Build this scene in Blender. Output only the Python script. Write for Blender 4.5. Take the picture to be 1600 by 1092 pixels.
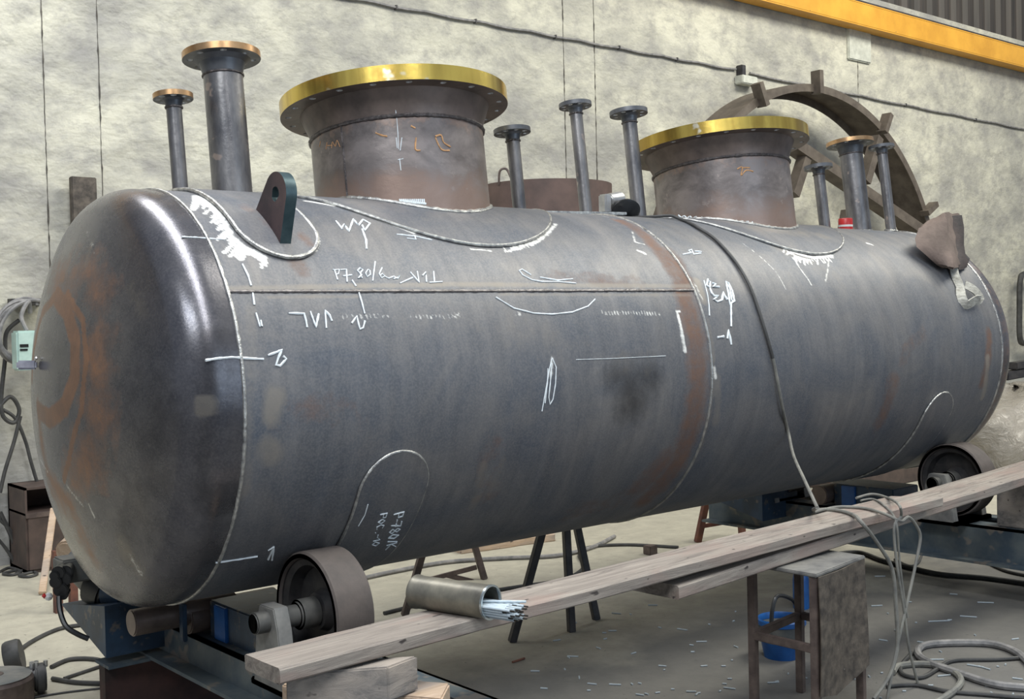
import bpy, math, random
import numpy as np
from mathutils import Vector, Matrix

for o in list(bpy.data.objects): bpy.data.objects.remove(o)
SC = bpy.context.scene
COL = SC.collection
rnd = random.Random(7)

# ------------------------------------------------------------------ camera
H = 1.12                       # height of the tank axis over the floor
R = 0.61                       # tank radius
L = 3.95                       # shell length
PHI = 0.1114                   # tank rolled a little on its wheels
FPX = 1799.52
YAW, PITCH, ROLL = 0.69794, -0.02505, -0.02440
CAM = np.array([-1.3683, -3.3142, 0.1994 + H])
def _basis():
    f = np.array([math.sin(YAW)*math.cos(PITCH), math.cos(YAW)*math.cos(PITCH), math.sin(PITCH)])
    r = np.array([math.cos(YAW), -math.sin(YAW), 0.]); u = np.cross(r, f)
    return f, math.cos(ROLL)*r+math.sin(ROLL)*u, -math.sin(ROLL)*r+math.cos(ROLL)*u
FW, RT, UP = _basis()
cd = bpy.data.cameras.new('camera'); cam = bpy.data.objects.new('camera', cd); COL.objects.link(cam)
cd.sensor_width = 36; cd.lens = FPX/1600*36; cd.clip_start = .05; cd.clip_end = 200
mm = Matrix.Identity(4)
for i in range(3):
    mm[i][0] = RT[i]; mm[i][1] = UP[i]; mm[i][2] = -FW[i]; mm[i][3] = CAM[i]
cam.matrix_world = mm
SC.camera = cam

# ------------------------------------------------------------------ world, lights, exposure
SC.view_settings.view_transform = 'Standard'; SC.view_settings.look = 'None'
SC.view_settings.gamma = 1.0; SC.view_settings.use_curve_mapping = False
SC.view_settings.exposure = 0.0
w = bpy.data.worlds.new('world'); SC.world = w; w.use_nodes = True
w.node_tree.nodes['Background'].inputs[0].default_value = (.72, .82, 1.0, 1)
w.node_tree.nodes['Background'].inputs[1].default_value = .36
def area(name, loc, target, sx, sy, power, col):
    ld = bpy.data.lights.new(name, 'AREA'); ld.shape = 'RECTANGLE'; ld.size = sx; ld.size_y = sy
    ld.energy = power; ld.color = col
    o = bpy.data.objects.new(name, ld); COL.objects.link(o); o.location = loc
    d = Vector(target)-Vector(loc); o.rotation_euler = d.to_track_quat('-Z', 'Y').to_euler()
    return o
area('skylight_behind_camera', (-4.6, -4.6, 6.2), (1., .4, 1.2), 3.0, 1.4, 210, (.93, .97, 1.0))
sk = area('roof_light_strip', (-.2, -1.7, 5.6), (-.2, -1.7, 0), .8, 9.4, 400, (.97, .98, 1.0)); sk.rotation_euler = (0, 0, -math.radians(6))
area('skylight_over_hall', (8.0, -2.2, 7.8), (7.5, 2.4, 1.5), 9.0, 2.2, 900, (1.0, .97, .86))
area('added_blue_fill', (2.5, -8.5, 2.6), (2.5, 0, 1.3), 5.0, 3.0, 110, (.66, .82, 1.0))  # added bluish fill from the camera side, tints the lower tank

# ------------------------------------------------------------------ pixel helpers (photo pixel -> point in the hall)
def ray(px, py): return FW+(px-800)/FPX*RT-(py-546)/FPX*UP
def on_z(px, py, z): d = ray(px, py); return CAM+d*(z-CAM[2])/d[2]
def on_y(px, py, y): d = ray(px, py); return CAM+d*(y-CAM[1])/d[1]
def on_x(px, py, x): d = ray(px, py); return CAM+d*(x-CAM[0])/d[0]
def on_tank(px, py, r=R):      # -> (x, theta) on the shell, theta from the tank's top towards the camera
    d = ray(px, py); cy, cz = CAM[1], CAM[2]-H
    a = d[1]**2+d[2]**2; b = cy*d[1]+cz*d[2]; c = cy*cy+cz*cz-r*r; D = b*b-a*c
    t = (-b-math.sqrt(max(D, 0)))/a if D > 0 else -b/a
    P = (CAM[0]+d[0]*t, cy+d[1]*t, cz+d[2]*t)
    return P[0], math.atan2(-P[1], P[2])+PHI
def tank_pt(x, th, r=R): return np.array([x, -r*math.sin(th), r*math.cos(th)])     # tank frame

# ------------------------------------------------------------------ materials
def _n(nt, t, **k):
    n = nt.nodes.new(t)
    for a, b in k.items(): setattr(n, a, b)
    return n
def new_mat(name):
    m = bpy.data.materials.new(name); m.use_nodes = True
    nt = m.node_tree; b = nt.nodes['Principled BSDF']
    return m, nt, b
def ramp(nt, fac, stops):
    r = _n(nt, 'ShaderNodeValToRGB'); e = r.color_ramp.elements
    while len(e) < len(stops): e.new(.5)
    for i, (p, c) in enumerate(stops):
        e[i].position = p; e[i].color = (c, c, c, 1) if not isinstance(c, tuple) else (*c, 1)
    nt.links.new(fac, r.inputs[0]); return r.outputs[0]
def noise(nt, scale, detail=4, rough=.6, sc=(1, 1, 1), dist=0., coord='Object'):
    tc = _n(nt, 'ShaderNodeTexCoord'); mp = _n(nt, 'ShaderNodeMapping'); mp.inputs['Scale'].default_value = sc
    nt.links.new(tc.outputs[coord], mp.inputs[0]); n = _n(nt, 'ShaderNodeTexNoise')
    n.inputs['Scale'].default_value = scale; n.inputs['Detail'].default_value = detail
    n.inputs['Roughness'].default_value = rough; n.inputs['Distortion'].default_value = dist
    nt.links.new(mp.outputs[0], n.inputs['Vector']); return n.outputs['Fac']
def mix(nt, fac, a, b, mode='MIX'):
    m = _n(nt, 'ShaderNodeMix', data_type='RGBA', blend_type=mode)
    if isinstance(fac, (int, float)): m.inputs[0].default_value = fac
    else: nt.links.new(fac, m.inputs[0])
    for s, v in ((6, a), (7, b)):
        if isinstance(v, tuple): m.inputs[s].default_value = (*v, 1)
        else: nt.links.new(v, m.inputs[s])
    return m.outputs[2]
def math_(nt, op, a, b=None):
    m = _n(nt, 'ShaderNodeMath', operation=op)
    for i, v in enumerate((a, b)):
        if v is None: continue
        if isinstance(v, (int, float)): m.inputs[i].default_value = v
        else: nt.links.new(v, m.inputs[i])
    return m.outputs[0]
def bump(nt, b, h, strength=.3, dist=.01):
    n = _n(nt, 'ShaderNodeBump'); n.inputs['Strength'].default_value = strength; n.inputs['Distance'].default_value = dist
    nt.links.new(h, n.inputs['Height']); nt.links.new(n.outputs[0], b.inputs['Normal'])
def simple(name, c1, c2=None, metal=0., rough=.6, scale=8., sc=(1, 1, 1), lo=.35, hi=.65, bmp=0., bscale=None, detail=5, spots=None):
    m, nt, b = new_mat(name); c2 = c2 or tuple(v*.6 for v in c1)
    f = ramp(nt, noise(nt, scale, detail, .6, sc), [(lo, 0.), (hi, 1.)])
    c = mix(nt, f, c2, c1)
    if spots:
        sf = ramp(nt, noise(nt, spots[1], 3, .7), [(spots[2], 0.), (spots[2]+.05, 1.)]); c = mix(nt, sf, c, spots[0])
    nt.links.new(c, b.inputs['Base Color'])
    b.inputs['Metallic'].default_value = metal; b.inputs['Roughness'].default_value = rough
    if bmp: bump(nt, b, noise(nt, bscale or scale*3, 4), bmp)
    return m

MAT = {}
def steel_wear(name, light, dark, metal, r0, r1, streak_sc, rust2=(.26, .13, .07)):
    """mill scale steel; the 'wear' attribute carries stains: R rust brown, G ground bare / chalky white, B dark scorch, A dusty grey"""
    m, nt, b = new_mat(name)
    big = ramp(nt, noise(nt, 3.0, 6, .65, (1, 1, 1), .6), [(.3, 0.), (.7, 1.)])
    st = ramp(nt, noise(nt, 1.0, 5, .7, streak_sc), [(.35, 0.), (.65, 1.)])
    fine = noise(nt, 160, 2, .6)
    c = mix(nt, big, dark, light)
    c = mix(nt, math_(nt, 'MULTIPLY', st, .35), c, tuple(v*.55 for v in dark))
    c = mix(nt, math_(nt, 'MULTIPLY', ramp(nt, fine, [(.4, 0.), (.65, 1.)]), .2), c, tuple(v*1.5 for v in light))
    at = _n(nt, 'ShaderNodeAttribute', attribute_name='wear'); sp = _n(nt, 'ShaderNodeSeparateColor')
    nt.links.new(at.outputs['Color'], sp.inputs[0])
    brk = noise(nt, 55, 5, .75); brk2 = noise(nt, 14, 5, .7)
    def msk(ch, nz, k=1.1):    # break the painted edge up with noise
        s = math_(nt, 'ADD', ch, math_(nt, 'MULTIPLY', math_(nt, 'SUBTRACT', nz, .5), k*1.5))
        s = math_(nt, 'MULTIPLY', s, ramp(nt, ch, [(.02, 0.), (.15, 1.)]))
        return ramp(nt, s, [(.2, 0.), (1.05 if k != 1.3 else .85, 1.)])
    fr = msk(sp.outputs[0], brk2); fg = msk(sp.outputs[1], brk, 1.3); fb = msk(sp.outputs[2], brk2, .7); fa = msk(at.outputs['Alpha'], brk2, 1.)
    rust = mix(nt, brk2, (.06, .026, .015), rust2)
    c = mix(nt, math_(nt, 'MULTIPLY', fr, .72), c, rust)
    c = mix(nt, math_(nt, 'MULTIPLY', fb, .7), c, (.022, .02, .02))
    c = mix(nt, math_(nt, 'MULTIPLY', fa, .75), c, (.26, .235, .2))
    c = mix(nt, fg, c, (.78, .78, .74))
    nt.links.new(c, b.inputs['Base Color'])
    rr = _n(nt, 'ShaderNodeMapRange'); nt.links.new(brk2, rr.inputs[0]); rr.inputs[3].default_value = r0; rr.inputs[4].default_value = r1
    nt.links.new(math_(nt, 'ADD', rr.outputs[0], math_(nt, 'MULTIPLY', fr, .15)), b.inputs['Roughness'])
    nt.links.new(math_(nt, 'SUBTRACT', metal, math_(nt, 'MULTIPLY', math_(nt, 'ADD', fg, fr), metal*.5)), b.inputs['Metallic'])
    bump(nt, b, math_(nt, 'ADD', math_(nt, 'MULTIPLY', fine, .3), brk2), .12, .004)
    return m
MAT['shell'] = steel_wear('mill_scale_steel', (.225, .215, .205), (.088, .106, .136), .38, .46, .62, (22, 2.2, 2.2))
MAT['head'] = steel_wear('pressed_head_steel', (.2, .19, .19), (.09, .092, .11), .7, .2, .34, (2, 14, 14), (.5, .24, .11))
m, nt, b = new_mat('heat_stained_steel'); MAT['neck'] = m
n1 = noise(nt, 5, 6, .65, (1, 1, 1.4), .3); n2 = noise(nt, 16, 5, .7); tc = _n(nt, 'ShaderNodeTexCoord'); sx = _n(nt, 'ShaderNodeSeparateXYZ'); nt.links.new(tc.outputs['Object'], sx.inputs[0])
c = mix(nt, ramp(nt, n1, [(.38, 0.), (.6, 1.)]), (.12, .105, .1), (.27, .235, .22))
foot = math_(nt, 'ADD', sx.outputs[2], math_(nt, 'MULTIPLY', math_(nt, 'SUBTRACT', n1, .5), .38))
c = mix(nt, ramp(nt, foot, [(.6, .7), (.7, 0.)]), c, (.33, .225, .175))
c = mix(nt, ramp(nt, math_(nt, 'ADD', sx.outputs[2], math_(nt, 'MULTIPLY', math_(nt, 'SUBTRACT', n2, .5), .25)), [(.83, 0.), (.87, .7)]), c, (.3, .21, .165))
c = mix(nt, ramp(nt, n2, [(.62, 0.), (.68, .6)]), c, (.35, .3, .27))
nt.links.new(c, b.inputs['Base Color']); b.inputs['Metallic'].default_value = .45; b.inputs['Roughness'].default_value = .36; bump(nt, b, n2, .1)
MAT['pipe'] = simple('pipe_steel', (.24, .232, .228), (.09, .09, .097), .55, .34, 16, (1, 1, .35), bmp=.08, spots=((.4, .33, .29), 9, .63))
MAT['flange'] = simple('dark_forged_steel', (.15, .155, .165), (.07, .075, .085), .45, .4, 10)
MAT['flange_brown'] = simple('brown_forged_steel', (.22, .17, .145), (.1, .08, .07), .4, .42, 7)
MAT['brass'] = simple('golden_varnish', (.8, .6, .14), (.4, .27, .06), .85, .25, 6, (1, 1, .1), bmp=.05, lo=.4, hi=.6, spots=((.75, .68, .5), 8, .66))
MAT['copper'] = simple('copper_varnish', (.66, .42, .22), (.4, .24, .12), .85, .3, 14)
MAT['weld'] = simple('weld_bead', (.62, .62, .58), (.24, .24, .24), .7, .3, 45, bmp=.35, bscale=140)
MAT['weld_ring'] = simple('ring_weld_bead', (.55, .54, .5), (.26, .26, .25), .75, .3, 30, bmp=.3, bscale=140)
MAT['weld_long'] = simple('lengthwise_weld_bead', (.3, .28, .27), (.12, .11, .11), .65, .35, 30, bmp=.3, bscale=140)
MAT['weld_dark'] = simple('weld_bead_dark', (.17, .15, .145), (.06, .055, .055), .6, .35, 50, bmp=.5, bscale=120)
MAT['chalk'] = simple('chalk', (.8, .86, .88), (.55, .6, .62), 0, .95, 90, lo=.2, hi=.45)
MAT['chalk_orange'] = simple('orange_marker', (.75, .42, .2), None, 0, .9, 60)
MAT['lug'] = simple('lug_plate_steel', (.12, .075, .075), (.05, .035, .04), .3, .5, 8)
MAT['lug_edge'] = simple('lug_cut_edge', (.07, .11, .12), (.03, .06, .07), .5, .4, 16)
MAT['blue'] = simple('worn_blue_paint', (.03, .062, .11), (.018, .03, .048), .1, .45, 9, spots=((.12, .11, .1), 12, .6), bmp=.05)
MAT['bluegrey'] = simple('blue_paint_under_dust', (.13, .15, .15), (.05, .075, .1), .1, .6, 7, spots=((.2, .18, .155), 6, .55), bmp=.06)
MAT['dust'] = simple('dusty_floor_facing_steel', (.22, .21, .185), (.1, .11, .11), .05, .75, 9)
MAT['redbrown'] = simple('dark_primer', (.075, .035, .03), (.03, .018, .016), 0, .7, 8)
MAT['rustbar'] = simple('rusty_bar_steel', (.155, .118, .1), (.07, .052, .047), .2, .6, 14, bmp=.1)
MAT['rustred'] = simple('red_oxide_bar', (.2, .08, .05), (.08, .035, .03), .1, .65, 14)
MAT['darkbar'] = simple('dark_bar_steel', (.07, .065, .065), (.03, .03, .035), .3, .5, 14)
MAT['polyur'] = simple('wheel_tread', (.24, .205, .185), (.16, .14, .13), 0, .62, 10, bmp=.08, bscale=60)
MAT['wheelface'] = simple('wheel_face', (.13, .12, .115), (.06, .06, .065), .2, .55, 14)
MAT['bracket'] = simple('dusty_bracket_steel', (.26, .255, .235), (.12, .12, .12), .2, .55, 12)
MAT['tin'] = simple('dirty_tin_plate', (.3, .28, .22), (.12, .115, .1), .6, .42, 9, bmp=.15, bscale=8)
MAT['tin_bright'] = simple('bright_tin', (.7, .78, .8), (.45, .5, .52), .9, .25, 10)
MAT['rod'] = simple('electrode_coating', (.62, .7, .74), (.4, .48, .54), 0, .6, 30)
MAT['stub'] = simple('electrode_stub_coating', (.46, .52, .54), (.25, .28, .3), 0, .7, 9)
MAT['rod_tip'] = simple('electrode_tip', (.08, .07, .06), None, .6, .4, 30)
MAT['rod_dark'] = simple('burnt_stub', (.16, .18, .19), (.06, .06, .07), 0, .8, 30)
MAT['black'] = simple('black_plastic', (.022, .024, .026), (.012, .012, .012), 0, .35, 10)
MAT['rubber'] = simple('cable_rubber', (.06, .06, .058), (.03, .03, .03), 0, .6, 18)
MAT['cable_grey'] = simple('dusty_grey_cable', (.23, .225, .195), (.13, .13, .12), 0, .7, 18)
MAT['silver'] = simple('cast_aluminium', (.72, .72, .7), (.45, .45, .45), .8, .35, 12)
MAT['leather'] = simple('brown_leather', (.2, .15, .125), (.12, .09, .075), 0, .8, 9, bmp=.7, bscale=11)
MAT['leather_dark'] = simple('dark_leather', (.07, .05, .045), (.03, .025, .025), 0, .7, 7, bmp=.4, bscale=18)  # darker leather, used for the folded side of the cover
MAT['webbing'] = simple('webbing_strap', (.55, .54, .48), (.3, .29, .25), 0, .85, 30, (1, 1, 3), bmp=.5, bscale=90)
MAT['ring'] = simple('brown_section_steel', (.15, .125, .1), (.09, .072, .058), .15, .6, 9)
MAT['drum'] = simple('red_primer_drum', (.13, .085, .072), (.08, .055, .048), .1, .6, 6)
MAT['yellow'] = simple('crane_yellow', (.78, .4, .045), (.62, .3, .03), 0, .4, 3, spots=((.3, .17, .05), 14, .68))
MAT['box'] = simple('pale_box_plastic', (.62, .63, .55), (.45, .46, .4), 0, .5, 14)
MAT['mint'] = simple('mint_green_casing', (.5, .66, .6), (.4, .55, .5), 0, .4, 14)
MAT['hose'] = simple('grey_hose', (.28, .27, .26), (.14, .14, .14), 0, .6, 20)
MAT['red'] = simple('red_enamel', (.55, .03, .03), (.35, .02, .02), 0, .35, 14)
MAT['white'] = simple('white_enamel', (.7, .7, .68), (.5, .5, .48), 0, .5, 14)
MAT['bluebright'] = simple('bright_blue_plastic', (.015, .12, .38), (.01, .07, .24), 0, .4, 10)
MAT['speck'] = simple('speckled_scale_steel', (.13, .108, .085), (.045, .038, .032), .1, .6, 26, bmp=.15, spots=((.4, .37, .33), 60, .72))
MAT['post'] = simple('tarry_steel_plate', (.12, .1, .08), (.045, .038, .032), 0, .75, 26, bmp=.2)
MAT['cabinet'] = simple('brown_cabinet_steel', (.1, .07, .058), (.055, .04, .036), .1, .6, 9)
MAT['glass'] = simple('clear_plastic', (.45, .45, .5), (.25, .25, .3), .3, .15, 20)

def wood(name, a, b_, c_):
    m, nt, b = new_mat(name)
    g = noise(nt, 1.0, 8, .75, (2.2, 26, 34), 1.2); k = noise(nt, 2.2, 3, .6, (1, 3, 3), .4)
    c = mix(nt, ramp(nt, g, [(.38, 0.), (.62, 1.)]), a, b_)
    c = mix(nt, ramp(nt, k, [(.5, 0.), (.68, .8)]), c, c_)
    sp = ramp(nt, noise(nt, 34, 2, .5, (.5, 1, 1)), [(.69, 0.), (.74, 1.)]); c = mix(nt, sp, c, (.06, .05, .045))
    nt.links.new(c, b.inputs['Base Color']); b.inputs['Roughness'].default_value = .85
    bump(nt, b, g, .45, .006); return m
MAT['plank'] = wood('weathered_plank', (.18, .155, .135), (.35, .31, .265), (.3, .22, .185))
MAT['timber'] = wood('raw_timber', (.42, .3, .2), (.56, .43, .32), (.28, .25, .23))
MAT['timber_grey'] = wood('dirty_timber', (.13, .125, .12), (.3, .27, .24), (.42, .36, .3))

# wall: painted rough plaster, bulging and grimy
m, nt, b = new_mat('grimy_cream_plaster'); MAT['wall'] = m
n1 = noise(nt, 1.1, 8, .66, (1, 1, 1.5), .15); n2 = noise(nt, 4.2, 7, .72, (1, 1, 1.25), .1); n3 = noise(nt, 40, 3, .6)
c = mix(nt, ramp(nt, n1, [(.36, 0.), (.62, 1.)]), (.31, .303, .275), (.6, .582, .475))
c = mix(nt, math_(nt, 'MULTIPLY', ramp(nt, n2, [(.46, 0.), (.66, 1.)]), .7), c, (.27, .262, .25))
c = mix(nt, ramp(nt, noise(nt, 13, 3, .5), [(.72, 0.), (.8, .6)]), c, (.2, .19, .17))
# grime rising from the floor
tc = _n(nt, 'ShaderNodeTexCoord'); sx = _n(nt, 'ShaderNodeSeparateXYZ'); nt.links.new(tc.outputs['Object'], sx.inputs[0])
zf = math_(nt, 'ADD', sx.outputs[2], math_(nt, 'MULTIPLY', n2, .9))
c = mix(nt, ramp(nt, math_(nt, 'MULTIPLY', zf, .4), [(.3, .75), (.72, 0.)]), c, (.33, .33, .32))
nt.links.new(c, b.inputs['Base Color']); b.inputs['Roughness'].default_value = .8
bump(nt, b, math_(nt, 'ADD', noise(nt, 1.9, 5, .55, (1, 1, 1.5), .1), math_(nt, 'MULTIPLY', n3, .035)), .7, .09)
# floor
m, nt, b = new_mat('workshop_concrete'); MAT['floor'] = m
n1 = noise(nt, 1.3, 6, .6, (1, 1, 1), .3); n2 = noise(nt, 9, 6, .7); n3 = noise(nt, 60, 3, .6)
c = mix(nt, ramp(nt, n2, [(.35, 0.), (.65, 1.)]), (.36, .335, .27), (.46, .435, .345))
tc = _n(nt, 'ShaderNodeTexCoord'); sx = _n(nt, 'ShaderNodeSeparateXYZ'); nt.links.new(tc.outputs['Object'], sx.inputs[0])
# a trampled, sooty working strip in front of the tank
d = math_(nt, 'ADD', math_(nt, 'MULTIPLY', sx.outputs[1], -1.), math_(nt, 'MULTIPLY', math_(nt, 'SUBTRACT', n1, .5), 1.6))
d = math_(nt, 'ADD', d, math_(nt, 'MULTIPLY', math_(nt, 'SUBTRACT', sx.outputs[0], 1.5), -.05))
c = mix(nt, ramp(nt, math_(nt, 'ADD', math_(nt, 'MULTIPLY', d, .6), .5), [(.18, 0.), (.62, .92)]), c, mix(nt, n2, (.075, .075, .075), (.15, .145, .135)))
c = mix(nt, ramp(nt, noise(nt, 45, 3, .6), [(.66, 0.), (.72, .6)]), c, (.05, .05, .045))
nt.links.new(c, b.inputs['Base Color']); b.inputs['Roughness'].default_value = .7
bump(nt, b, math_(nt, 'ADD', n2, math_(nt, 'MULTIPLY', n3, .4)), .2, .01)
# dark corrugated cladding
MAT['cladding'] = simple('dark_cladding', (.06, .05, .042), (.03, .026, .022), 0, .6, 2, (6, 1, .3))
m, nt, b = new_mat('crumpled_plastic'); MAT['plastic'] = m
nt.links.new(mix(nt, noise(nt, 5, 4), (.22, .2, .165), (.36, .33, .285)), b.inputs['Base Color'])
b.inputs['Roughness'].default_value = .18; bump(nt, b, noise(nt, 7, 6, .6, (1, 1, 1), 1.2), .8, .05)

# ------------------------------------------------------------------ mesh building
ROOTM = {}
def empty(name, label, cat, loc=(0, 0, 0), rot=None, group=None):
    o = bpy.data.objects.new(name, None); COL.objects.link(o); o.empty_display_size = .05
    M = Matrix.Translation(Vector(loc)) @ (rot.to_4x4() if rot is not None else Matrix.Identity(4))
    o.matrix_world = M; ROOTM[o.name] = M
    o['label'] = label; o['category'] = cat
    if group: o['group'] = group
    return o
def frame_of(p0, p1):
    d = (p1-p0); d = d/np.linalg.norm(d); a = np.array([0, 0, 1.]) if abs(d[2]) < .9 else np.array([1., 0, 0])
    s = np.cross(a, d); s /= np.linalg.norm(s); return d, s, np.cross(d, s)
class MB:
    def __init__(s): s.v = []; s.f = []; s.m = []; s.cur = 0
    def add(s, vs, fs, m=None):
        k = len(s.v); s.v += [tuple(map(float, p)) for p in vs]; s.f += [tuple(i+k for i in f) for f in fs]
        s.m += [s.cur if m is None else m]*len(fs); return s
    def box(s, a, b, m=None):
        (x0, y0, z0), (x1, y1, z1) = a, b
        return s.add([(x0, y0, z0), (x1, y0, z0), (x1, y1, z0), (x0, y1, z0), (x0, y0, z1), (x1, y0, z1), (x1, y1, z1), (x0, y1, z1)],
                     [(0, 3, 2, 1), (4, 5, 6, 7), (0, 1, 5, 4), (1, 2, 6, 5), (2, 3, 7, 6), (3, 0, 4, 7)], m)
    def bar(s, p0, p1, w, t, up=(0, 0, 1), m=None):      # rectangular bar p0->p1, w across, t along up
        p0 = np.array(p0, float); p1 = np.array(p1, float); d = p1-p0; d /= np.linalg.norm(d); u = np.array(up, float)
        sd = np.cross(u, d)
        if np.linalg.norm(sd) < 1e-3: sd = np.cross([0, 1., 0], d)
        sd /= np.linalg.norm(sd); u = np.cross(d, sd)
        vs = [q+sd*w/2*a+u*t/2*b_ for q in (p0, p1) for a, b_ in ((-1, -1), (1, -1), (1, 1), (-1, 1))]
        return s.add(vs, [(0, 1, 2, 3), (7, 6, 5, 4), (0, 4, 5, 1), (1, 5, 6, 2), (2, 6, 7, 3), (3, 7, 4, 0)], m)
    def angle(s, p0, p1, a, t, up=(0, 0, 1), flip=1, m=None):   # L section
        p0 = np.array(p0, float); p1 = np.array(p1, float); d = p1-p0; d /= np.linalg.norm(d); u = np.array(up, float)
        sd = np.cross(u, d); sd /= np.linalg.norm(sd); u = np.cross(d, sd)
        prof = [(0, 0), (a, 0), (a, t), (t, t), (t, a), (0, a)]
        vs = [q+sd*x*flip+u*y for q in (p0, p1) for x, y in prof]
        return s.add(vs, [(5, 4, 3, 2, 1, 0), (6, 7, 8, 9, 10, 11)]+[(i, (i+1) % 6, (i+1) % 6+6, i+6) for i in range(6)], m)
    def cyl(s, p0, p1, r0, r1=None, n=24, caps=True, m=None):
        r1 = r0 if r1 is None else r1; p0 = np.array(p0, float); p1 = np.array(p1, float); d, a, b = frame_of(p0, p1)
        vs = [q+(a*math.cos(2*math.pi*i/n)+b*math.sin(2*math.pi*i/n))*r for q, r in ((p0, r0), (p1, r1)) for i in range(n)]
        fs = [(i, (i+1) % n, (i+1) % n+n, i+n) for i in range(n)]
        if caps: fs += [tuple(range(n-1, -1, -1)), tuple(range(n, 2*n))]
        return s.add(vs, fs, m)
    def lathe(s, prof, o=(0, 0, 0), d=(0, 0, 1), n=48, m=None, closed=False, ph=0.):     # prof of (r, h)
        o = np.array(o, float); d, a, b = frame_of(np.zeros(3), np.array(d, float))
        vs = [o+d*h+(a*math.cos(2*math.pi*i/n+ph)+b*math.sin(2*math.pi*i/n+ph))*r for r, h in prof for i in range(n)]
        k = len(prof); fs = []
        for j in range(k if closed else k-1):
            j2 = (j+1) % k
            fs += [(j*n+i, j*n+(i+1) % n, j2*n+(i+1) % n, j2*n+i) for i in range(n)]
        return s.add(vs, fs, m)
    def tube(s, pts, r, n=8, closed=False, m=None, caps=True):
        P = [np.array(p, float) for p in pts]; k = len(P); vs = []; prev = None
        for i in range(k):
            a = P[(i-1) % k] if (closed or i > 0) else P[i]; b = P[(i+1) % k] if (closed or i < k-1) else P[i]
            d = b-a; d = d/(np.linalg.norm(d)+1e-12)
            if prev is None:
                u = np.array([0, 0, 1.]) if abs(d[2]) < .9 else np.array([1., 0, 0])
            else: u = prev
            u = u-d*(u@d); u /= np.linalg.norm(u)+1e-12; prev = u; sd = np.cross(d, u)
            rr = r[i] if hasattr(r, '__len__') else r
            vs += [P[i]+(u*math.cos(2*math.pi*j/n)+sd*math.sin(2*math.pi*j/n))*rr for j in range(n)]
        fs = []
        for i in range(k if closed else k-1):
            i2 = (i+1) % k; fs += [(i*n+j, i*n+(j+1) % n, i2*n+(j+1) % n, i2*n+j) for j in range(n)]
        if caps and not closed: fs += [tuple(range(n-1, -1, -1)), tuple(range((k-1)*n, k*n))]
        return s.add(vs, fs, m)
    def prism(s, poly, o, ax, ay, az, t, m=None):        # 2D polygon in (ax, ay), extruded t along az
        o, ax, ay, az = (np.array(q, float) for q in (o, ax, ay, az)); n = len(poly)
        vs = [o+ax*x+ay*y+az*h for h in (0, t) for x, y in poly]
        return s.add(vs, [tuple(range(n-1, -1, -1)), tuple(range(n, 2*n))]+[(i, (i+1) % n, (i+1) % n+n, i+n) for i in range(n)], m)
    def build(s, name, mats, parent=None, smooth=True, bev=0., label=None, world=False, ang=.6):
        me = bpy.data.meshes.new(name); V = s.v
        if world and parent is not None:
            r = parent
            while r.parent: r = r.parent
            Mi = ROOTM[r.name].inverted(); V = [tuple(Mi @ Vector(p)) for p in V]
        me.from_pydata(V, [], s.f); me.validate()
        mats = mats if isinstance(mats, (list, tuple)) else [mats]
        for q in mats: me.materials.append(MAT[q] if isinstance(q, str) else q)
        if len(mats) > 1 and len(me.polygons) == len(s.m): me.polygons.foreach_set('material_index', s.m)
        import bmesh
        bm = bmesh.new(); bm.from_mesh(me); bmesh.ops.recalc_face_normals(bm, faces=bm.faces)
        if bev:
            es = [e for e in bm.edges if e.is_manifold and e.calc_face_angle(0) > .5]
            try: bmesh.ops.bevel(bm, geom=es, offset=bev, segments=2, affect='EDGES', clamp_overlap=True)
            except Exception: pass
        bm.to_mesh(me); bm.free()
        if smooth:
            me.polygons.foreach_set('use_smooth', [True]*len(me.polygons))
            try: me.set_sharp_from_angle(angle=ang)
            except Exception: pass
        ob = bpy.data.objects.new(name, me); COL.objects.link(ob)
        if parent is not None: ob.parent = parent
        if label: ob['label'] = label
        return ob
def tag(o, label, cat, group=None, kind=None):
    if label: o['label'] = label
    if cat: o['category'] = cat
    if group: o['group'] = group
    if kind: o['kind'] = kind
    return o
def copy_tree(o, parent=None):
    c = o.copy(); COL.objects.link(c)
    if parent: c.parent = parent
    for ch in list(o.children): copy_tree(ch, c)
    return c
def spline(pts, n=12, closed=False):
    P = [np.array(p, float) for p in pts]; k = len(P); out = []
    for i in range(k if closed else k-1):
        g = (lambda j: P[j % k]) if closed else (lambda j: P[min(max(j, 0), k-1)])
        p0, p1, p2, p3 = g(i-1), g(i), g(i+1), g(i+2)
        for t in np.linspace(0, 1, n, endpoint=False):
            out.append(.5*((2*p1)+(-p0+p2)*t+(2*p0-5*p1+4*p2-p3)*t*t+(-p0+3*p1-3*p2+p3)*t**3))
    if not closed: out.append(P[-1])
    return out

# ------------------------------------------------------------------ setting
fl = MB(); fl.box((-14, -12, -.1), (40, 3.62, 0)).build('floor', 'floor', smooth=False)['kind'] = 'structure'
WY = 3.55
wl = MB(); wl.box((-14, WY, -.05), (40, WY+.3, 4.62))
o = wl.build('wall_back', 'wall', smooth=False); o['kind'] = 'structure'
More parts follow.
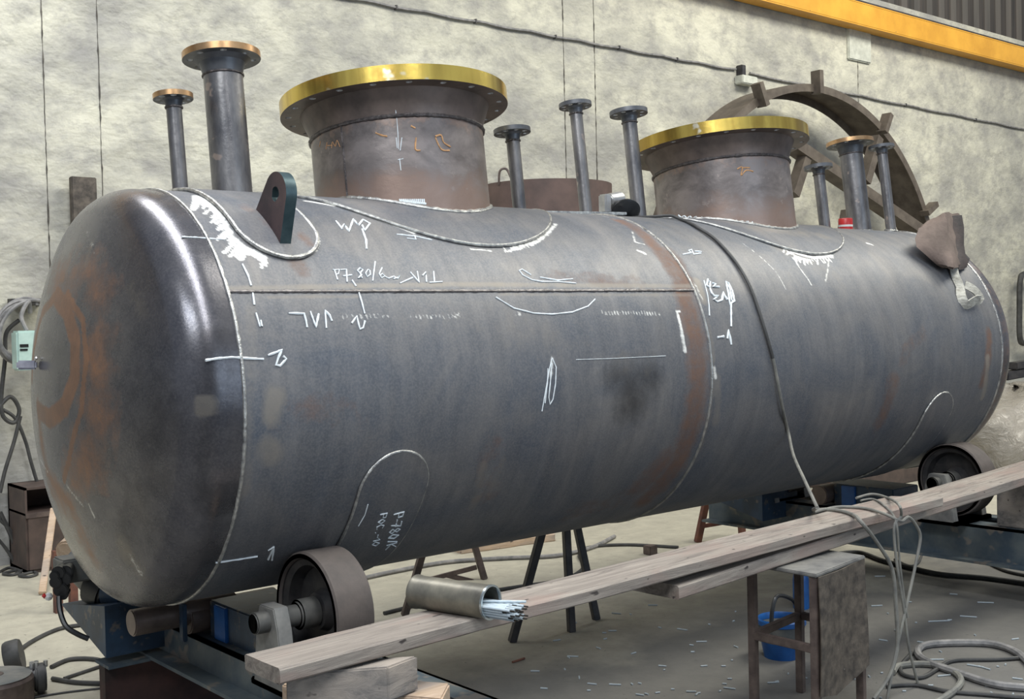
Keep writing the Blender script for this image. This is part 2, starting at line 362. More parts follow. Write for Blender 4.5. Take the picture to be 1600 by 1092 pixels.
# thin dark joints running up the wall
jt = MB()
for (a, b_) in (((64, 0), (78, 420)), ((151, 0), (161, 330)), ((877, 0), (886, 262)), ((925, 0), (936, 330)), ((1337, 40), (1343, 160))):
    p = on_y(*a, WY); q = on_y(*b_, WY); x = (p[0]+q[0])/2; z1 = 4.2; z0 = 0.9
    pts = [(x+rnd.uniform(-.0015, .0015), WY-.001, z) for z in np.linspace(z0, z1, 110)]
    jt.tube(pts, [rnd.choice((.0015, .003, .003, .006)) for _ in pts], 5)
o = jt.build('trim_1', simple('dark_joint', (.12, .11, .09), (.05, .045, .04), 0, .9, 30)); o['kind'] = 'structure'
cl = MB()
for i in range(200):
    x = -12+i*.26; cl.prism([(0, 0), (.05, -.04), (.15, -.04), (.2, 0), (.26, 0), (.26, .02), (0, .02)], (x, WY+.05, 4.62), (1, 0, 0), (0, 1, 0), (0, 0, 1), 3.2)
o = cl.build('wall_top', 'cladding', smooth=False); o['kind'] = 'structure'

# crane runway beam
BY = 3.38; zb = on_y(1400, 54, BY)[2]; zt = zb+.24
cb = empty('crane_rail_beam', 'long yellow crane runway beam along the top of the wall', 'beam', (8, BY, zb))
g = MB(); g.box((-14, BY, zb), (40, BY+.15, zb+.015)); g.box((-14, BY+.07, zb+.015), (40, BY+.085, zt-.015)); g.box((-14, BY, zt-.015), (40, BY+.15, zt))
g2 = MB(); g2.box((-14, BY, zb+.012), (40, BY+.02, zt-.012))
g.build('flange', 'yellow', cb, smooth=False, world=True); g2.build('web', 'yellow', cb, smooth=False, world=True)
g3 = MB(); g3.box((-14, BY+.05, zt), (40, BY+.1, zt+.04)); g3.build('rail', 'darkbar', cb, smooth=False, world=True, label='dark steel rail on the beam')
pp = on_y(1356, 68, WY)
g = MB(); a = on_y(1338, 40, WY-.12); b_ = on_y(1374, 100, WY-.12)
g.box((a[0], WY-.03, b_[2]+.02), (b_[0], WY+.05, zb+.05)); o = g.build('plaster_patch', 'box', bev=.01)
tag(o, 'pale plastered patch on the wall just under the yellow crane beam', 'wall patch')

# wall cables and socket
def wall_cable(pa, pb, lab, zoff=0):
    a = on_y(*pa, WY-.02); b_ = on_y(*pb, WY-.02); t = MB(); n = 50; pts = []
    for i in range(n+1):
        s = i/n; sag = -.012*abs(math.sin(s*math.pi*9)); pts.append((a[0]+(b_[0]-a[0])*s, WY-.018, a[2]+(b_[2]-a[2])*s+sag))
    t.tube(pts, .011, 6)
    root = empty('wall_cable', lab, 'cable', (a[0], WY-.018, a[2]))
    t.build('cable_sheath', 'hose', root, world=True)
    for i in range(1, 6):
        q = pts[i*n//6]; k = MB(); k.box((q[0]-.006, WY-.032, q[2]-.015), (q[0]+.006, WY, q[2]+.015)); k.build('cable_clip', 'darkbar', root, smooth=False, world=True)
wall_cable((480, -17), (1150, 108), 'thin grey cable running along the wall left of the socket box')
wall_cable((1172, 114), (1760, 233), 'thin grey cable along the wall right of the socket box, passing behind the steel ring')
a = on_y(1147, 119, WY); b_ = on_y(1169, 136, WY)
sb = empty('wall_socket', 'small pale socket box on the wall where the two cables meet', 'socket box', (a[0], WY, b_[2]))
g = MB(); g.box((a[0], WY-.1, b_[2]), (b_[0]+.02, WY, a[2])); g.build('housing', 'box', sb, bev=.008, world=True)
g = MB(); g.box((a[0]+.03, WY-.07, a[2]), (a[0]+.09, WY, a[2]+.1)); g.build('cable_gland', 'darkbar', sb, bev=.005, world=True, label='dark cable gland')

# ------------------------------------------------------------------ THE TANK
TK = empty('pressure_vessel', 'large horizontal steel tank with welded nozzles, lying on roller wheels', 'tank', (0, 0, H), Matrix.Rotation(-PHI, 3, 'X'))
def T_world(p):   # tank frame -> world
    c, s = math.cos(PHI), math.sin(PHI); x, y, z = p
    return np.array([x, y*c+z*s, -y*s+z*c+H])
def W_tank(p):
    c, s = math.cos(PHI), math.sin(PHI); x, y, z = p[0], p[1], p[2]-H
    return np.array([x, y*c-z*s, y*s+z*c])

# stains on the shell, plus a painted weld highlight: (channel, pts in photo px, radius in m, strength)
def S(ch, pts, rad, val=1., soft=.5): return (ch, [on_tank(*p) for p in pts], rad, val, soft)
PAINT = []
RU, BA, DK, DU = 0, 1, 2, 3
PAINT += [S(RU, [(1046, 400), (1072, 470), (1090, 560), (1084, 650), (1060, 720), (1010, 780)], .055, .9), S(DU, [(1106, 500), (1114, 580), (1108, 650), (1090, 710), (1040, 775)], .012, .55), S(RU, [(972, 346), (1018, 378), (1050, 425)], .036, .85),  # thin DU line: highlight painted along the middle ring weld
          S(RU, [(1000, 760), (1040, 720)], .06, .7), S(RU, [(1395, 600), (1375, 660)], .05, .6), S(RU, [(1410, 560), (1440, 520)], .04, .4),
          S(RU, [(440, 660), (500, 640), (560, 650)], .05, .25), S(RU, [(770, 700), (760, 770)], .05, .35), S(RU, [(1545, 520), (1535, 600)], .03, .9),
          S(RU, [(455, 395), (470, 420)], .03, .7), S(RU, [(975, 880 - 100), (900, 800)], .07, .4), S(RU, [(860, 430), (1000, 440)], .03, .35)]
# scorch and shadows of heat
PAINT += [S(DK, [(985, 600), (990, 625)], .085, .9, .8), S(DK, [(960, 590), (1020, 590)], .06, .8, .8), S(DK, [(365, 500), (372, 600), (370, 740)], .018, .5)]
# dusty scrubbed spots
PAINT += [S(DU, [(428, 618), (425, 650)], .03, 1.), S(DU, [(418, 700), (425, 706)], .035, .9), S(DU, [(318, 628), (320, 640)], .02, 1.),
          S(DU, [(361, 451), (700, 444), (1085, 447)], .009, .8), S(DU, [(420, 464), (560, 463)], .006, .6), S(DU, [(780, 460), (1080, 461)], .006, .55),
          S(DU, [(755, 730), (740, 790)], .02, .5), S(DU, [(785, 720), (765, 770)], .015, .4), S(DU, [(700, 500), (1000, 560)], .09, .22, .9),
          S(DU, [(1205, 380), (1300, 430)], .08, .35, .9), S(DU, [(1543, 560), (1535, 620), (1541, 590)], .02, 1.),
          S(DU, [(390, 480), (388, 640), (380, 770)], .02, .45), S(DU, [(1120, 590), (1118, 660)], .02, .6)]
# bare ground / white spatter next to welds
def jag(pts, n, amp, rad, val=1.):
    out = []
    P = spline([np.array(p, float) for p in pts], n)
    for i, p in enumerate(P):
        a = rnd.uniform(0, 1)*amp; d = P[min(i+1, len(P)-1)]-P[max(i-1, 0)]; d = d/(np.hypot(*d)+1e-9); nrm = np.array([-d[1], d[0]])
        out.append(S(BA, [tuple(p), tuple(p+nrm*a+d*rnd.uniform(0, 5))], rad, val, .25))
    return out
PAINT += jag([(303, 306), (330, 325), (352, 362), (378, 392), (415, 405)], 7, 22, .0045) + jag([(480, 345), (498, 372), (494, 392)], 6, 10, .003, .8)
PAINT += [S(BA, [(306, 306), (326, 318), (346, 340), (360, 368), (380, 386), (412, 401)], .010, .85), S(BA, [(370, 388), (410, 404)], .006, 1.)]
PAINT += [S(BA, [(232, 306), (262, 322), (290, 352)], .008, .8), S(BA, [(272, 322), (292, 350)], .01, .7)]
PAINT += jag([(850, 372), (830, 384), (790, 394)], 8, 12, .004, .75) + [S(BA, [(868, 350), (855, 366), (838, 378), (800, 388)], .008, .62)]
PAINT += [S(BA, [(478, 314), (540, 325), (600, 346), (645, 363)], .009, 1.1), S(BA, [(640, 357), (700, 374), (780, 384)], .004, .7), S(BA, [(735, 389), (768, 392)], .003, .8), S(BA, [(795, 391), (815, 389)], .003, .8)]
PAINT += jag([(1225, 388), (1245, 400), (1265, 405), (1300, 402)], 9, 9, .004) + [S(BA, [(1118, 345), (1150, 357), (1185, 372)], .006, .7), S(BA, [(1236, 393), (1270, 403), (1300, 399)], .008, .95), S(BA, [(1260, 378), (1300, 390)], .007, .8), S(BA, [(1278, 372), (1296, 385)], .006, .8),
          S(BA, [(1355, 380), (1362, 382)], .008, .9), S(BA, [(1238, 402), (1252, 422), (1268, 445)], .0035, .75), S(BA, [(1295, 404), (1290, 440)], .003, .65),
          S(BA, [(1160, 380), (1210, 422), (1228, 452)], .0028, .55), S(BA, [(988, 362), (992, 378), (1008, 382)], .003, .7), S(BA, [(996, 391), (1008, 396)], .006, .9),
          S(BA, [(940, 337), (962, 343)], .003, .6)]
PAINT += [S(BA, [(1058, 488), (1070, 548)], .0085, .8, .2), S(BA, [(1057, 487), (1062, 486)], .004, 1.), S(BA, [(863, 560), (860, 590)], .006, .62)]
PAINT += [S(BA, [(1116, 575), (1118, 590)], .008, .8)]
for x0, x1, y0, n in ((940, 1032, 489, 22), (535, 612, 494, 14), (642, 720, 494, 12), (700, 722, 492, 4), (806, 816, 490, 3)):
    for i in range(n):
        x = x0+(x1-x0)*i/n; PAINT.append(S(BA, [(x, y0-2+rnd.uniform(-1, 1)), (x+rnd.uniform(-1, 2), y0+2.5)], .0028, .5 if x0 < 900 else .62, .3))
PAINT += [S(BA, [(1084, 440), (1098, 470)], .004, .5), S(DU, [(1090, 440), (1100, 470)], .018, 1.)]

def paint(xs, ss, items):
    W = np.zeros((len(xs), 4)); P = np.stack([xs, ss], 1)
    for ch, pts, rad, val, soft in items:
        q = np.array([(a, t*R) for a, t in pts]); lo = q.min(0)-rad*2; hi = q.max(0)+rad*2
        idx = np.where((P[:, 0] > lo[0]) & (P[:, 0] < hi[0]) & (P[:, 1] > lo[1]) & (P[:, 1] < hi[1]))[0]
        if not len(idx): continue
        X = P[idx]; dm = np.full(len(idx), 9.)
        if len(q) == 1: dm = np.hypot(*(X-q[0]).T)
        for a, b_ in zip(q[:-1], q[1:]):
            ab = b_-a; t = np.clip(((X-a)@ab)/(ab@ab+1e-12), 0, 1); dm = np.minimum(dm, np.hypot(*(a+t[:, None]*ab-X).T))
        f = np.clip((rad*(1+soft)-dm)/(rad*2*soft+1e-6), 0, 1)*val
        W[idx, ch] = np.maximum(W[idx, ch], f)
    return W
def set_wear(ob, W):
    a = ob.data.color_attributes.new('wear', 'FLOAT_COLOR', 'POINT'); a.data.foreach_set('color', W.astype(np.float32).ravel())

X2 = 1.832
def shell_section(x0, x1, label):
    nx = int((x1-x0)/.0065); th = np.concatenate([np.linspace(-.45, 2.95, 420), np.linspace(2.95, 2*math.pi-.45, 60)[1:-1]])
    xs = np.linspace(x0, x1, nx+1); nt_ = len(th); G, Tt = np.meshgrid(xs, th, indexing='ij')
    x = G.ravel(); t = Tt.ravel(); V = np.stack([x, -R*np.sin(t), R*np.cos(t)], 1)
    I = np.arange((nx+1)*nt_).reshape(nx+1, nt_); J = np.roll(I, -1, axis=1)
    F = np.stack([I[:-1], J[:-1], J[1:], I[1:]], -1).reshape(-1, 4)
    me = bpy.data.meshes.new('shell'); me.vertices.add(len(V)); me.vertices.foreach_set('co', V.ravel())
    me.loops.add(F.size); me.loops.foreach_set('vertex_index', F.ravel()); me.polygons.add(len(F))
    me.polygons.foreach_set('loop_start', np.arange(len(F))*4); me.polygons.foreach_set('loop_total', np.full(len(F), 4))
    me.update(); me.validate(); me.polygons.foreach_set('use_smooth', [True]*len(F)); me.materials.append(MAT['shell'])
    ob = bpy.data.objects.new('shell_section', me); COL.objects.link(ob); ob.parent = TK; ob['label'] = label
    set_wear(ob, paint(x, t*R, PAINT)); return ob
shell_section(0, X2, 'chalk-marked shell section nearest the polished head')
shell_section(X2, L, 'plain grey shell section at the far end')

# torispherical heads
def head_prof():
    D = 2*R; rk = .1*D; rc = D; yc = R-rk; Lc = rc-rk; h = rc-math.sqrt(Lc*Lc-yc*yc); t1 = math.asin(yc/Lc); P = []
    for t in np.linspace(0, t1, 70): P.append((rc*math.sin(t), h-rc+rc*math.cos(t)+.045))
    for t in np.linspace(t1, math.pi/2, 40)[1:]: P.append((yc+rk*math.sin(t), rk*math.cos(t)+.045))
    P += [(R, .03), (R, .015), (R, 0.)]; return P
HP = head_prof()
def head_hit(px, py):     # ray onto the left head, returns tank-frame (y, z)
    d = ray(px, py); best = None
    rs = np.array([p[0] for p in HP]); hs = np.array([-p[1] for p in HP])
    for s in np.linspace(1.5, 5, 1800):
        q = W_tank(CAM+d*s); rr = math.hypot(q[1], q[2])
        if rr < R and q[0] > np.interp(rr, rs, hs): return q[1], q[2]
    return None
def head(x0, sgn, label, wear):
    n = 360; V = []; F = []
    for r, h in HP:
        for i in range(n):
            t = 2*math.pi*i/n; V.append((x0+sgn*h, -r*math.sin(t), r*math.cos(t)))
    for j in range(len(HP)-1):
        for i in range(n): F.append((j*n+i, j*n+(i+1) % n, (j+1)*n+(i+1) % n, (j+1)*n+i))
    me = bpy.data.meshes.new('dished_head'); me.from_pydata(V, [], F); me.materials.append(MAT['head'])
    import bmesh
    bm = bmesh.new(); bm.from_mesh(me); bmesh.ops.recalc_face_normals(bm, faces=bm.faces); bm.to_mesh(me); bm.free()
    me.polygons.foreach_set('use_smooth', [True]*len(F))
    ob = bpy.data.objects.new('dished_head', me); COL.objects.link(ob); ob.parent = TK; ob['label'] = label
    V = np.array(V); W = np.zeros((len(V), 4))
    if wear:
        Y, Z = V[:, 1], V[:, 2]
        def hs(ch, pts, rad, val=1., soft=.5):
            nonlocal W
            q = [head_hit(*p) for p in pts]; q = np.array([p for p in q if p is not None])
            dm = np.full(len(V), 9.)
            for a, b_ in zip(q[:-1], q[1:]):
                ab = b_-a; X = np.stack([Y, Z], 1); t = np.clip(((X-a)@ab)/(ab@ab+1e-12), 0, 1); dm = np.minimum(dm, np.hypot(*(a+t[:, None]*ab-X).T))
            f = np.clip((rad*(1+soft)-dm)/(rad*2*soft+1e-6), 0, 1)*val; W[:, ch] = np.maximum(W[:, ch], f)
        # heat ring on the crown and rust beside it
        hs(RU, [(88, 462), (105, 485), (118, 530), (117, 590), (102, 635), (78, 655), (60, 640)], .026, 1.6, .35)
        hs(RU, [(88, 462), (66, 490), (54, 540), (50, 590)], .02, 1.2, .4)
        hs(RU, [(105, 458), (130, 500), (136, 560), (128, 640), (108, 720), (100, 750)], .01, 1.5, .4)
        hs(RU, [(60, 640), (55, 690), (75, 740), (110, 790)], .03, 1., .8)
        hs(RU, [(150, 540), (150, 640), (140, 720), (120, 740)], .07, .8, .9)
        hs(RU, [(80, 760), (110, 800), (140, 860)], .05, .75, .9)
        hs(RU, [(85, 430), (140, 430), (160, 470)], .06, .65, .9)
        hs(DK, [(95, 560), (90, 600), (95, 520)], .03, .35, .9); hs(DK, [(250, 620), (235, 760), (200, 860)], .07, .5, .95)
        hs(DK, [(362, 520), (366, 640), (350, 800)], .018, .6, .8)
        hs(BA, [(62, 715), (75, 738)], .004, .6, .4); hs(BA, [(105, 760), (130, 790)], .004, .5, .4); hs(BA, [(140, 790), (150, 812)], .005, .5, .4)
        hs(BA, [(205, 870), (220, 895)], .008, .4, .8); hs(DU, [(190, 850), (225, 900)], .03, .6, .8)
        hs(BA, [(135, 355), (150, 395)], .006, .25, .8); hs(DU, [(205, 450), (225, 490)], .02, .5, .8); hs(DU, [(150, 362), (135, 410)], .015, .5, .8)
        hs(DU, [(318, 625), (320, 645)], .012, 1., .3)
    else:
        W[:, RU] = .35
    set_wear(ob, W)
head(0., -1, 'near dished head with an orange heat ring and a mirror-bright rim', True)
head(L, 1, 'far dished head', False)

# weld beads
def bead(pts, r, name='weld_seam', mat='weld', label=None, closed=False, bumpy=.25):
    k = MB(); k.tube(pts, [r*(1+rnd.uniform(-bumpy, bumpy)) for _ in pts], 8, closed=closed); return k.build(name, mat, TK, label=label)
for x, lab in ((0., 'bright ring weld between the near head and the shell'), (X2, 'ring weld between the two shell sections'), (L, 'ring weld at the far head')):
    bead([tank_pt(x+rnd.uniform(-.0005, .0005), 2*math.pi*i/300, R+.0005) for i in range(300)], .0052, label=lab, closed=True, bumpy=.1, mat='weld' if x == 0 else 'weld_ring')
bead([tank_pt(.0+X2*i/220, 1.181+rnd.uniform(-.0006, .0006), R) for i in range(221)], .0052, mat='weld_long', label='straight lengthwise weld from the near head to the middle ring weld')
# pads (reinforcing plates wrapped on the shell), weld bead round each edge
def pad(poly, name, label, parent=TK, thick=.008, mat='shell', bead_mat='weld', br=.0055):
    """poly: closed outline in (x, s=theta*R); fills with a fine grid clipped to the outline"""
    P = np.array(poly); c = P.mean(0); n = len(P); k = MB(); rings = 14; V = []; F = []
    for j in range(rings+1):
        f = 1-j/rings
        for q in P:
            u = c+(q-c)*f; rr = R+thick if j > 0 else R-.002
            if j == 1: u = c+(q-c)*.995
            V.append(tank_pt(u[0], u[1]/R, rr))
    for j in range(rings):
        F += [(j*n+i, j*n+(i+1) % n, (j+1)*n+(i+1) % n, (j+1)*n+i) for i in range(n)]
    k.add(V, F); ob = k.build(name, mat, parent, label=label)
    xs = np.array([v.co.x for v in ob.data.vertices]); ys = np.array([v.co.y for v in ob.data.vertices]); zs = np.array([v.co.z for v in ob.data.vertices])
    set_wear(ob, paint(xs, np.arctan2(-ys, zs)*R, PAINT_PAD))
    b2 = MB(); b2.tube([tank_pt(q[0], q[1]/R, R+thick*.55) for q in P], [br*(1+rnd.uniform(-.1, .1)) for _ in P], 8, closed=True)
    b2.build('weld_seam', bead_mat, ob); return ob
PAINT_PAD = [S(RU, [(470, 372), (480, 385)], .02, .8), S(RU, [(385, 330), (430, 360)], .03, .3), S(DU, [(560, 320), (700, 360)], .03, .25), S(BA, [(602, 327), (655, 337)], .0035, .6),
             S(DU, [(1180, 360), (1290, 372)], .04, .5)]
def circle(cx, cs, r, n=140, ex=1., ey=1.): return [(cx+r*ex*math.cos(2*math.pi*i/n), cs+r*ey*math.sin(2*math.pi*i/n)) for i in range(n)]
def stadium(x0, x1, s0, s1, n=20):     # long in s, round ends
    r = (x1-x0)/2; cx = (x0+x1)/2; P = []
    for i in range(n+1): t = math.pi*i/n; P.append((cx+r*math.cos(t), s1-r+r*math.sin(t)))
    for i in range(1, 30): P.append((x0, s1-r+(s0+r-s1+r)*i/30))
    for i in range(n+1): t = math.pi+math.pi*i/n; P.append((cx+r*math.cos(t), s0+r+r*math.sin(t)))
    for i in range(1, 30): P.append((x1, s0+r+(s1-r-s0-r)*i/30))
    return P

# flange with real bolt holes
def flange_mb(ri, ro, rb, rh, n, z0, z1, rimmat=1, bev=.003):
    k = MB(); V = []; F = []; M = []
    for s in range(n):
        a0 = 2*math.pi*s/n; a1 = 2*math.pi*(s+1)/n; am = (a0+a1)/2; cx, cy = rb*math.cos(am), rb*math.sin(am)
        bd = [(ro*math.cos(a), ro*math.sin(a)) for a in np.linspace(a0, a1, 6)]+[(((ro+ri)/2)*math.cos(a1), ((ro+ri)/2)*math.sin(a1))]
        bd += [(ri*math.cos(a), ri*math.sin(a)) for a in np.linspace(a1, a0, 6)]+[(((ro+ri)/2)*math.cos(a0), ((ro+ri)/2)*math.sin(a0))]
        m_ = len(bd); hole = []
        for (x, y) in bd:
            d = math.hypot(x-cx, y-cy); hole.append((cx+(x-cx)/d*rh, cy+(y-cy)/d*rh))
        big = [(cx+(x-cx)*1.35, cy+(y-cy)*1.35) for x, y in hole]
        for z in (z0, z1):
            b0 = len(V); V += [(x, y, z) for x, y in bd]+[(x, y, z) for x, y in (big if z == z0 else hole)]
            F += [(b0+i, b0+(i+1) % m_, b0+m_+(i+1) % m_, b0+m_+i) for i in range(m_)]; M += [0]*m_
        bt = len(V)-2*m_; bb = bt-2*m_
        bc_ = len(V); V += [(x, y, z0+min(.006, (z1-z0)*.4)) for x, y in hole]
        F += [(bb+m_+i, bb+m_+(i+1) % m_, bc_+(i+1) % m_, bc_+i) for i in range(m_)]; M += [2]*m_
        F += [(bc_+i, bc_+(i+1) % m_, bt+m_+(i+1) % m_, bt+m_+i) for i in range(m_)]; M += [2]*m_
        F += [(bb+i, bb+i+1, bt+i+1, bt+i) for i in range(5)]; M += [rimmat]*5
    k.v = V; k.f = F; k.m = M; return k
def merge(ob, d=1e-4):
    import bmesh
    bm = bmesh.new(); bm.from_mesh(ob.data); bmesh.ops.remove_doubles(bm, verts=bm.verts, dist=d); bmesh.ops.recalc_face_normals(bm, faces=bm.faces); bm.to_mesh(ob.data); bm.free()
    ob.data.set_sharp_from_angle(angle=.5)
def manway(x, label, brk):
    nk = MB(); rn = .306; zj = .862
    prof = [(rn, .45), (rn, zj), (rn-.02, zj), (rn-.02, .45)]
    nk.lathe([(rn, .5), (rn, zj)], (x, 0, 0), n=96); nk.lathe([(rn-.012, .5), (rn-.012, .98)], (x, 0, 0), n=96)
    root = nk.build('manway_neck', 'neck', TK, label=label)
    h = MB(); h.lathe([(rn, zj), (rn+.002, zj+.02), (rn+.012, zj+.045), (rn+.03, .952), (rn-.012, .952)], (x, 0, 0), n=96); h.build('flange_hub', 'flange_brown', root)
    f = flange_mb(rn-.012, .404, .376, .0085, 20, .952, 1.004); f.v = [(a+x, b_, c_) for a, b_, c_ in f.v]
    fo = f.build('flange', ['flange_brown', 'brass', 'silver'], root, label='brass-yellow flange rim, dark underside with bolt holes'); merge(fo)
    w_ = MB(); pts = [(x+math.cos(t)*(rn+.001), math.sin(t)*(rn+.001), zj) for t in np.linspace(0, 2*math.pi, 200, endpoint=False)]
    w_.tube(pts, [.007*(1+rnd.uniform(-.2, .2)) for _ in pts], 8, closed=True); w_.build('weld_seam', 'weld_dark', root)
    s_ = MB(); pts = []
    for t in np.linspace(0, 2*math.pi, 200, endpoint=False):
        yy = math.sin(t)*(rn+.002); pts.append((x+math.cos(t)*(rn+.002), yy, math.sqrt(R*R-yy*yy)+.01))
    s_.tube(pts, [.008*(1+rnd.uniform(-.2, .2)) for _ in pts], 8, closed=True); s_.build('weld_seam', 'weld', root)
    v = MB(); ang = math.radians(brk)
    v.tube([(x+math.cos(ang)*rn, math.sin(ang)*rn, z) for z in np.linspace(.55, zj, 20)], .004, 6); v.build('weld_seam', 'weld_dark', root, label='upright seam of the neck')
    return root
pad(circle(.97, .0, .535), 'reinforcing_pad', 'broad round reinforcing plate under the near manway')
pad(circle(2.75, .0, .526), 'reinforcing_pad', 'broad round reinforcing plate under the far manway')
mw1 = manway(.983, 'near manway neck with scratched letters', -162)
mw2 = manway(2.758, 'far manway neck with burnt orange patches', 60)

def nozzle(x, y, rp, rf, ht, tf, label, rim='flange', pad_r=0., nb=8):
    zb = math.sqrt(R*R-y*y)-.02; top = ht; root_mb = MB(); zj = top-tf-rf*.42
    root_mb.lathe([(rp, zb), (rp, zj)], (x, y, 0), n=40); root_mb.lathe([(rp*.85, zb), (rp*.85, top)], (x, y, 0), n=40)
    root = root_mb.build('nozzle_pipe', 'pipe', TK, label=label)
    f = flange_mb(rp*.85, rf, (rf+rp)/2+.006, min(.008, (rf-rp)*.2), nb, top-tf, top); f.v = [(a+x, b_+y, c_) for a, b_, c_ in f.v]
    fo = f.build('flange', ['flange', rim, 'silver'], root); merge(fo)
    h = MB(); h.lathe([(rp, zj), (rp*1.04, zj+rf*.1), (rp*1.16, top-tf-rf*.1), (rp*1.45, top-tf)], (x, y, 0), n=40); h.build('flange_hub', 'flange', root)
    w_ = MB(); pts = [(x+math.cos(t)*(rp+.0005), y+math.sin(t)*(rp+.0005), zj) for t in np.linspace(0, 2*math.pi, 60, endpoint=False)]
    w_.tube(pts, [.0042*(1+rnd.uniform(-.15, .15)) for _ in pts], 6, closed=True); w_.build('weld_seam', 'weld_dark', root)
    s_ = MB(); pts = []
    for t in np.linspace(0, 2*math.pi, 70, endpoint=False):
        yy = y+math.sin(t)*(rp+.002); pts.append((x+math.cos(t)*(rp+.002), yy, math.sqrt(R*R-yy*yy)+.003+pad_r))
    s_.tube(pts, [.0065*(1+rnd.uniform(-.2, .2)) for _ in pts], 6, closed=True); s_.build('weld_seam', 'weld', root)
    return root
nozzle(.15, 0, .0238, .0610, .932, .016, 'thin short nozzle pipe, first from the near head', 'copper')
nozzle(.325, 0, .0625, .1235, 1.085, .021, 'thick nozzle pipe with a copper-rimmed flange by the lifting lug', 'copper')
nozzle(1.526, 0, .0262, .072, .946, .017, 'short nozzle pipe just right of the near manway')
nozzle(1.88, 0, .0255, .067, 1.085, .016, 'tall shiny nozzle pipe over the middle ring weld')
nozzle(2.19, 0, .031, .081, 1.085, .018, 'tall dark nozzle pipe just left of the far manway')
nozzle(3.518, 0, .0275, .070, .94, .017, 'short nozzle pipe just right of the far manway')
nozzle(3.82, 0, .058, .119, 1.088, .02, 'thick scorched nozzle pipe at the far end with a copper-rimmed flange', 'copper')
nozzle(3.88, -.14, .0255, .064, 1.035, .015, 'thin tall nozzle pipe nearest the far head')
# flat pads at the tall nozzle bases
for x in (1.88, 2.19): pad(circle(x, 0, .058, 40), 'reinforcing_pad', 'small round plate at a nozzle base', thick=.005, br=.004)

# lifting lug: tapered plate with a hole, round top, standing across the tank on its stadium pad
def lug(x, label):
    t = .032; n = 20; th = .76; c = np.array([x, -math.sin(th)*(R+.008), math.cos(th)*(R+.008)]); u = np.array([0, -math.sin(th), math.cos(th)]); s = np.array([0, math.cos(th), math.sin(th)])
    return c, u, s
pad1 = pad(stadium(.1, .347, -.35, .608), 'reinforcing_pad', 'rounded plate under the lifting lug', thick=.01, br=.007)
def lugplate(x):
    # vertical plate (plane x = const): corners from the photo
    xf = x-.017; c0 = on_x(436, 391, xf); c1 = on_x(399, 330, xf)
    A = W_tank(c1); B = W_tank(c0); ctr = W_tank(on_x(430, 303, xf)); rad = .062
    # tangent outline: left side rises from A to the round head, right side falls to B
    out = []; a = np.array([A[1], A[2]]); b_ = np.array([B[1], B[2]]); cc = np.array([ctr[1], ctr[2]])
    def tang(p, sgn):
        d = cc-p; D = np.hypot(*d); al = math.asin(rad/D); ang = math.atan2(d[1], d[0])+sgn*al; l = math.sqrt(D*D-rad*rad)
        return p+l*np.array([math.cos(ang), math.sin(ang)])
    t1 = tang(a, -1); t2 = tang(b_, 1)
    if t1[0] < t2[0]: t1 = tang(a, 1); t2 = tang(b_, -1)
    a1 = math.atan2(*(t1-cc)[::-1]); a2 = math.atan2(*(t2-cc)[::-1])
    if a2 < a1: a2 += 2*math.pi
    arc = [cc+rad*np.array([math.cos(t), math.sin(t)]) for t in np.linspace(a1, a2, 30)]
    base = [b_+(a-b_)*i/12 for i in range(1, 12)]
    poly = [a]+arc+[b_]+base
    hr = .021; hole_c = cc
    V = []; F = []; M = []; n = len(poly); nh = n
    angs = [math.atan2(q[1]-hole_c[1], q[0]-hole_c[0]) for q in poly]
    T = .034
    for xx in (x-T/2, x+T/2):
        b0 = len(V); V += [(xx, q[0], q[1]) for q in poly]+[(xx, hole_c[0]+hr*math.cos(t), hole_c[1]+hr*math.sin(t)) for t in angs]
        F += [(b0+i, b0+(i+1) % n, b0+n+(i+1) % n, b0+n+i) for i in range(n)]; M += [0]*n
    F += [(i, (i+1) % n, 2*n+(i+1) % n, 2*n+i) for i in range(n)]; M += [1]*n
    F += [(n+i, n+(i+1) % n, 3*n+(i+1) % n, 3*n+i) for i in range(n)]; M += [1]*n
    k = MB(); k.v = V; k.f = F; k.m = M; lb = k.build('lifting_lug', ['lug', 'lug_edge'], TK, label='tapered lifting lug plate with a round eye', ang=.5)
    return A, B
LA, LB = lugplate(.222)

# saddle pads low on the side
def strip_pad(cx, w, s0, s1, label):
    return pad(stadium(cx-w/2, cx+w/2, s0*R, s1*R), 'saddle_pad', label, thick=.009, mat='shell', br=.0045)
strip_pad(.492, .235, 1.955, 3.3, 'rounded saddle plate low on the near end, lettered in chalk')
strip_pad(3.455, .235, 1.965, 3.3, 'rounded saddle plate low on the far end')

# chalk writing -----------------------------------------------------------
def chalk(strokes, label, r=.0022, mat='chalk', lift=.0008, surf=R):
    k = MB()
    for st in strokes:
        pts = []
        for i in range(len(st)-1):
            n = max(1, int(math.dist(st[i], st[i+1])/4))
            for j in range(n):
                f = j/n; pts.append((st[i][0]*(1-f)+st[i+1][0]*f, st[i][1]*(1-f)+st[i+1][1]*f))
        pts.append(st[-1]); Q = []
        for p in pts:
            x, th = on_tank(*p, surf+lift); Q.append(tank_pt(x, th, surf+lift))
        k.tube(Q, [r*rnd.uniform(.75, 1.25) for _ in Q], 5)
    return k.build('chalk_mark', mat, TK, label=label)
def z4(pts, ox=350, oy=380, s=4.): return [(ox+a/s, oy+b_/s) for a, b_ in pts]
chalk([z4([(115, 130), (150, 200), (170, 265)]), z4([(180, 310), (190, 385)]), z4([(200, 435), (225, 520), (238, 520), (230, 480)])], 'chalk line and upside-down 1 near the head', .003)
chalk([z4([(405, 437), (500, 440), (512, 480), (520, 525)]), z4([(540, 425), (575, 525), (592, 440)]), z4([(640, 530), (632, 420), (660, 450), (675, 485)])], 'chalk letters JVL', .003)
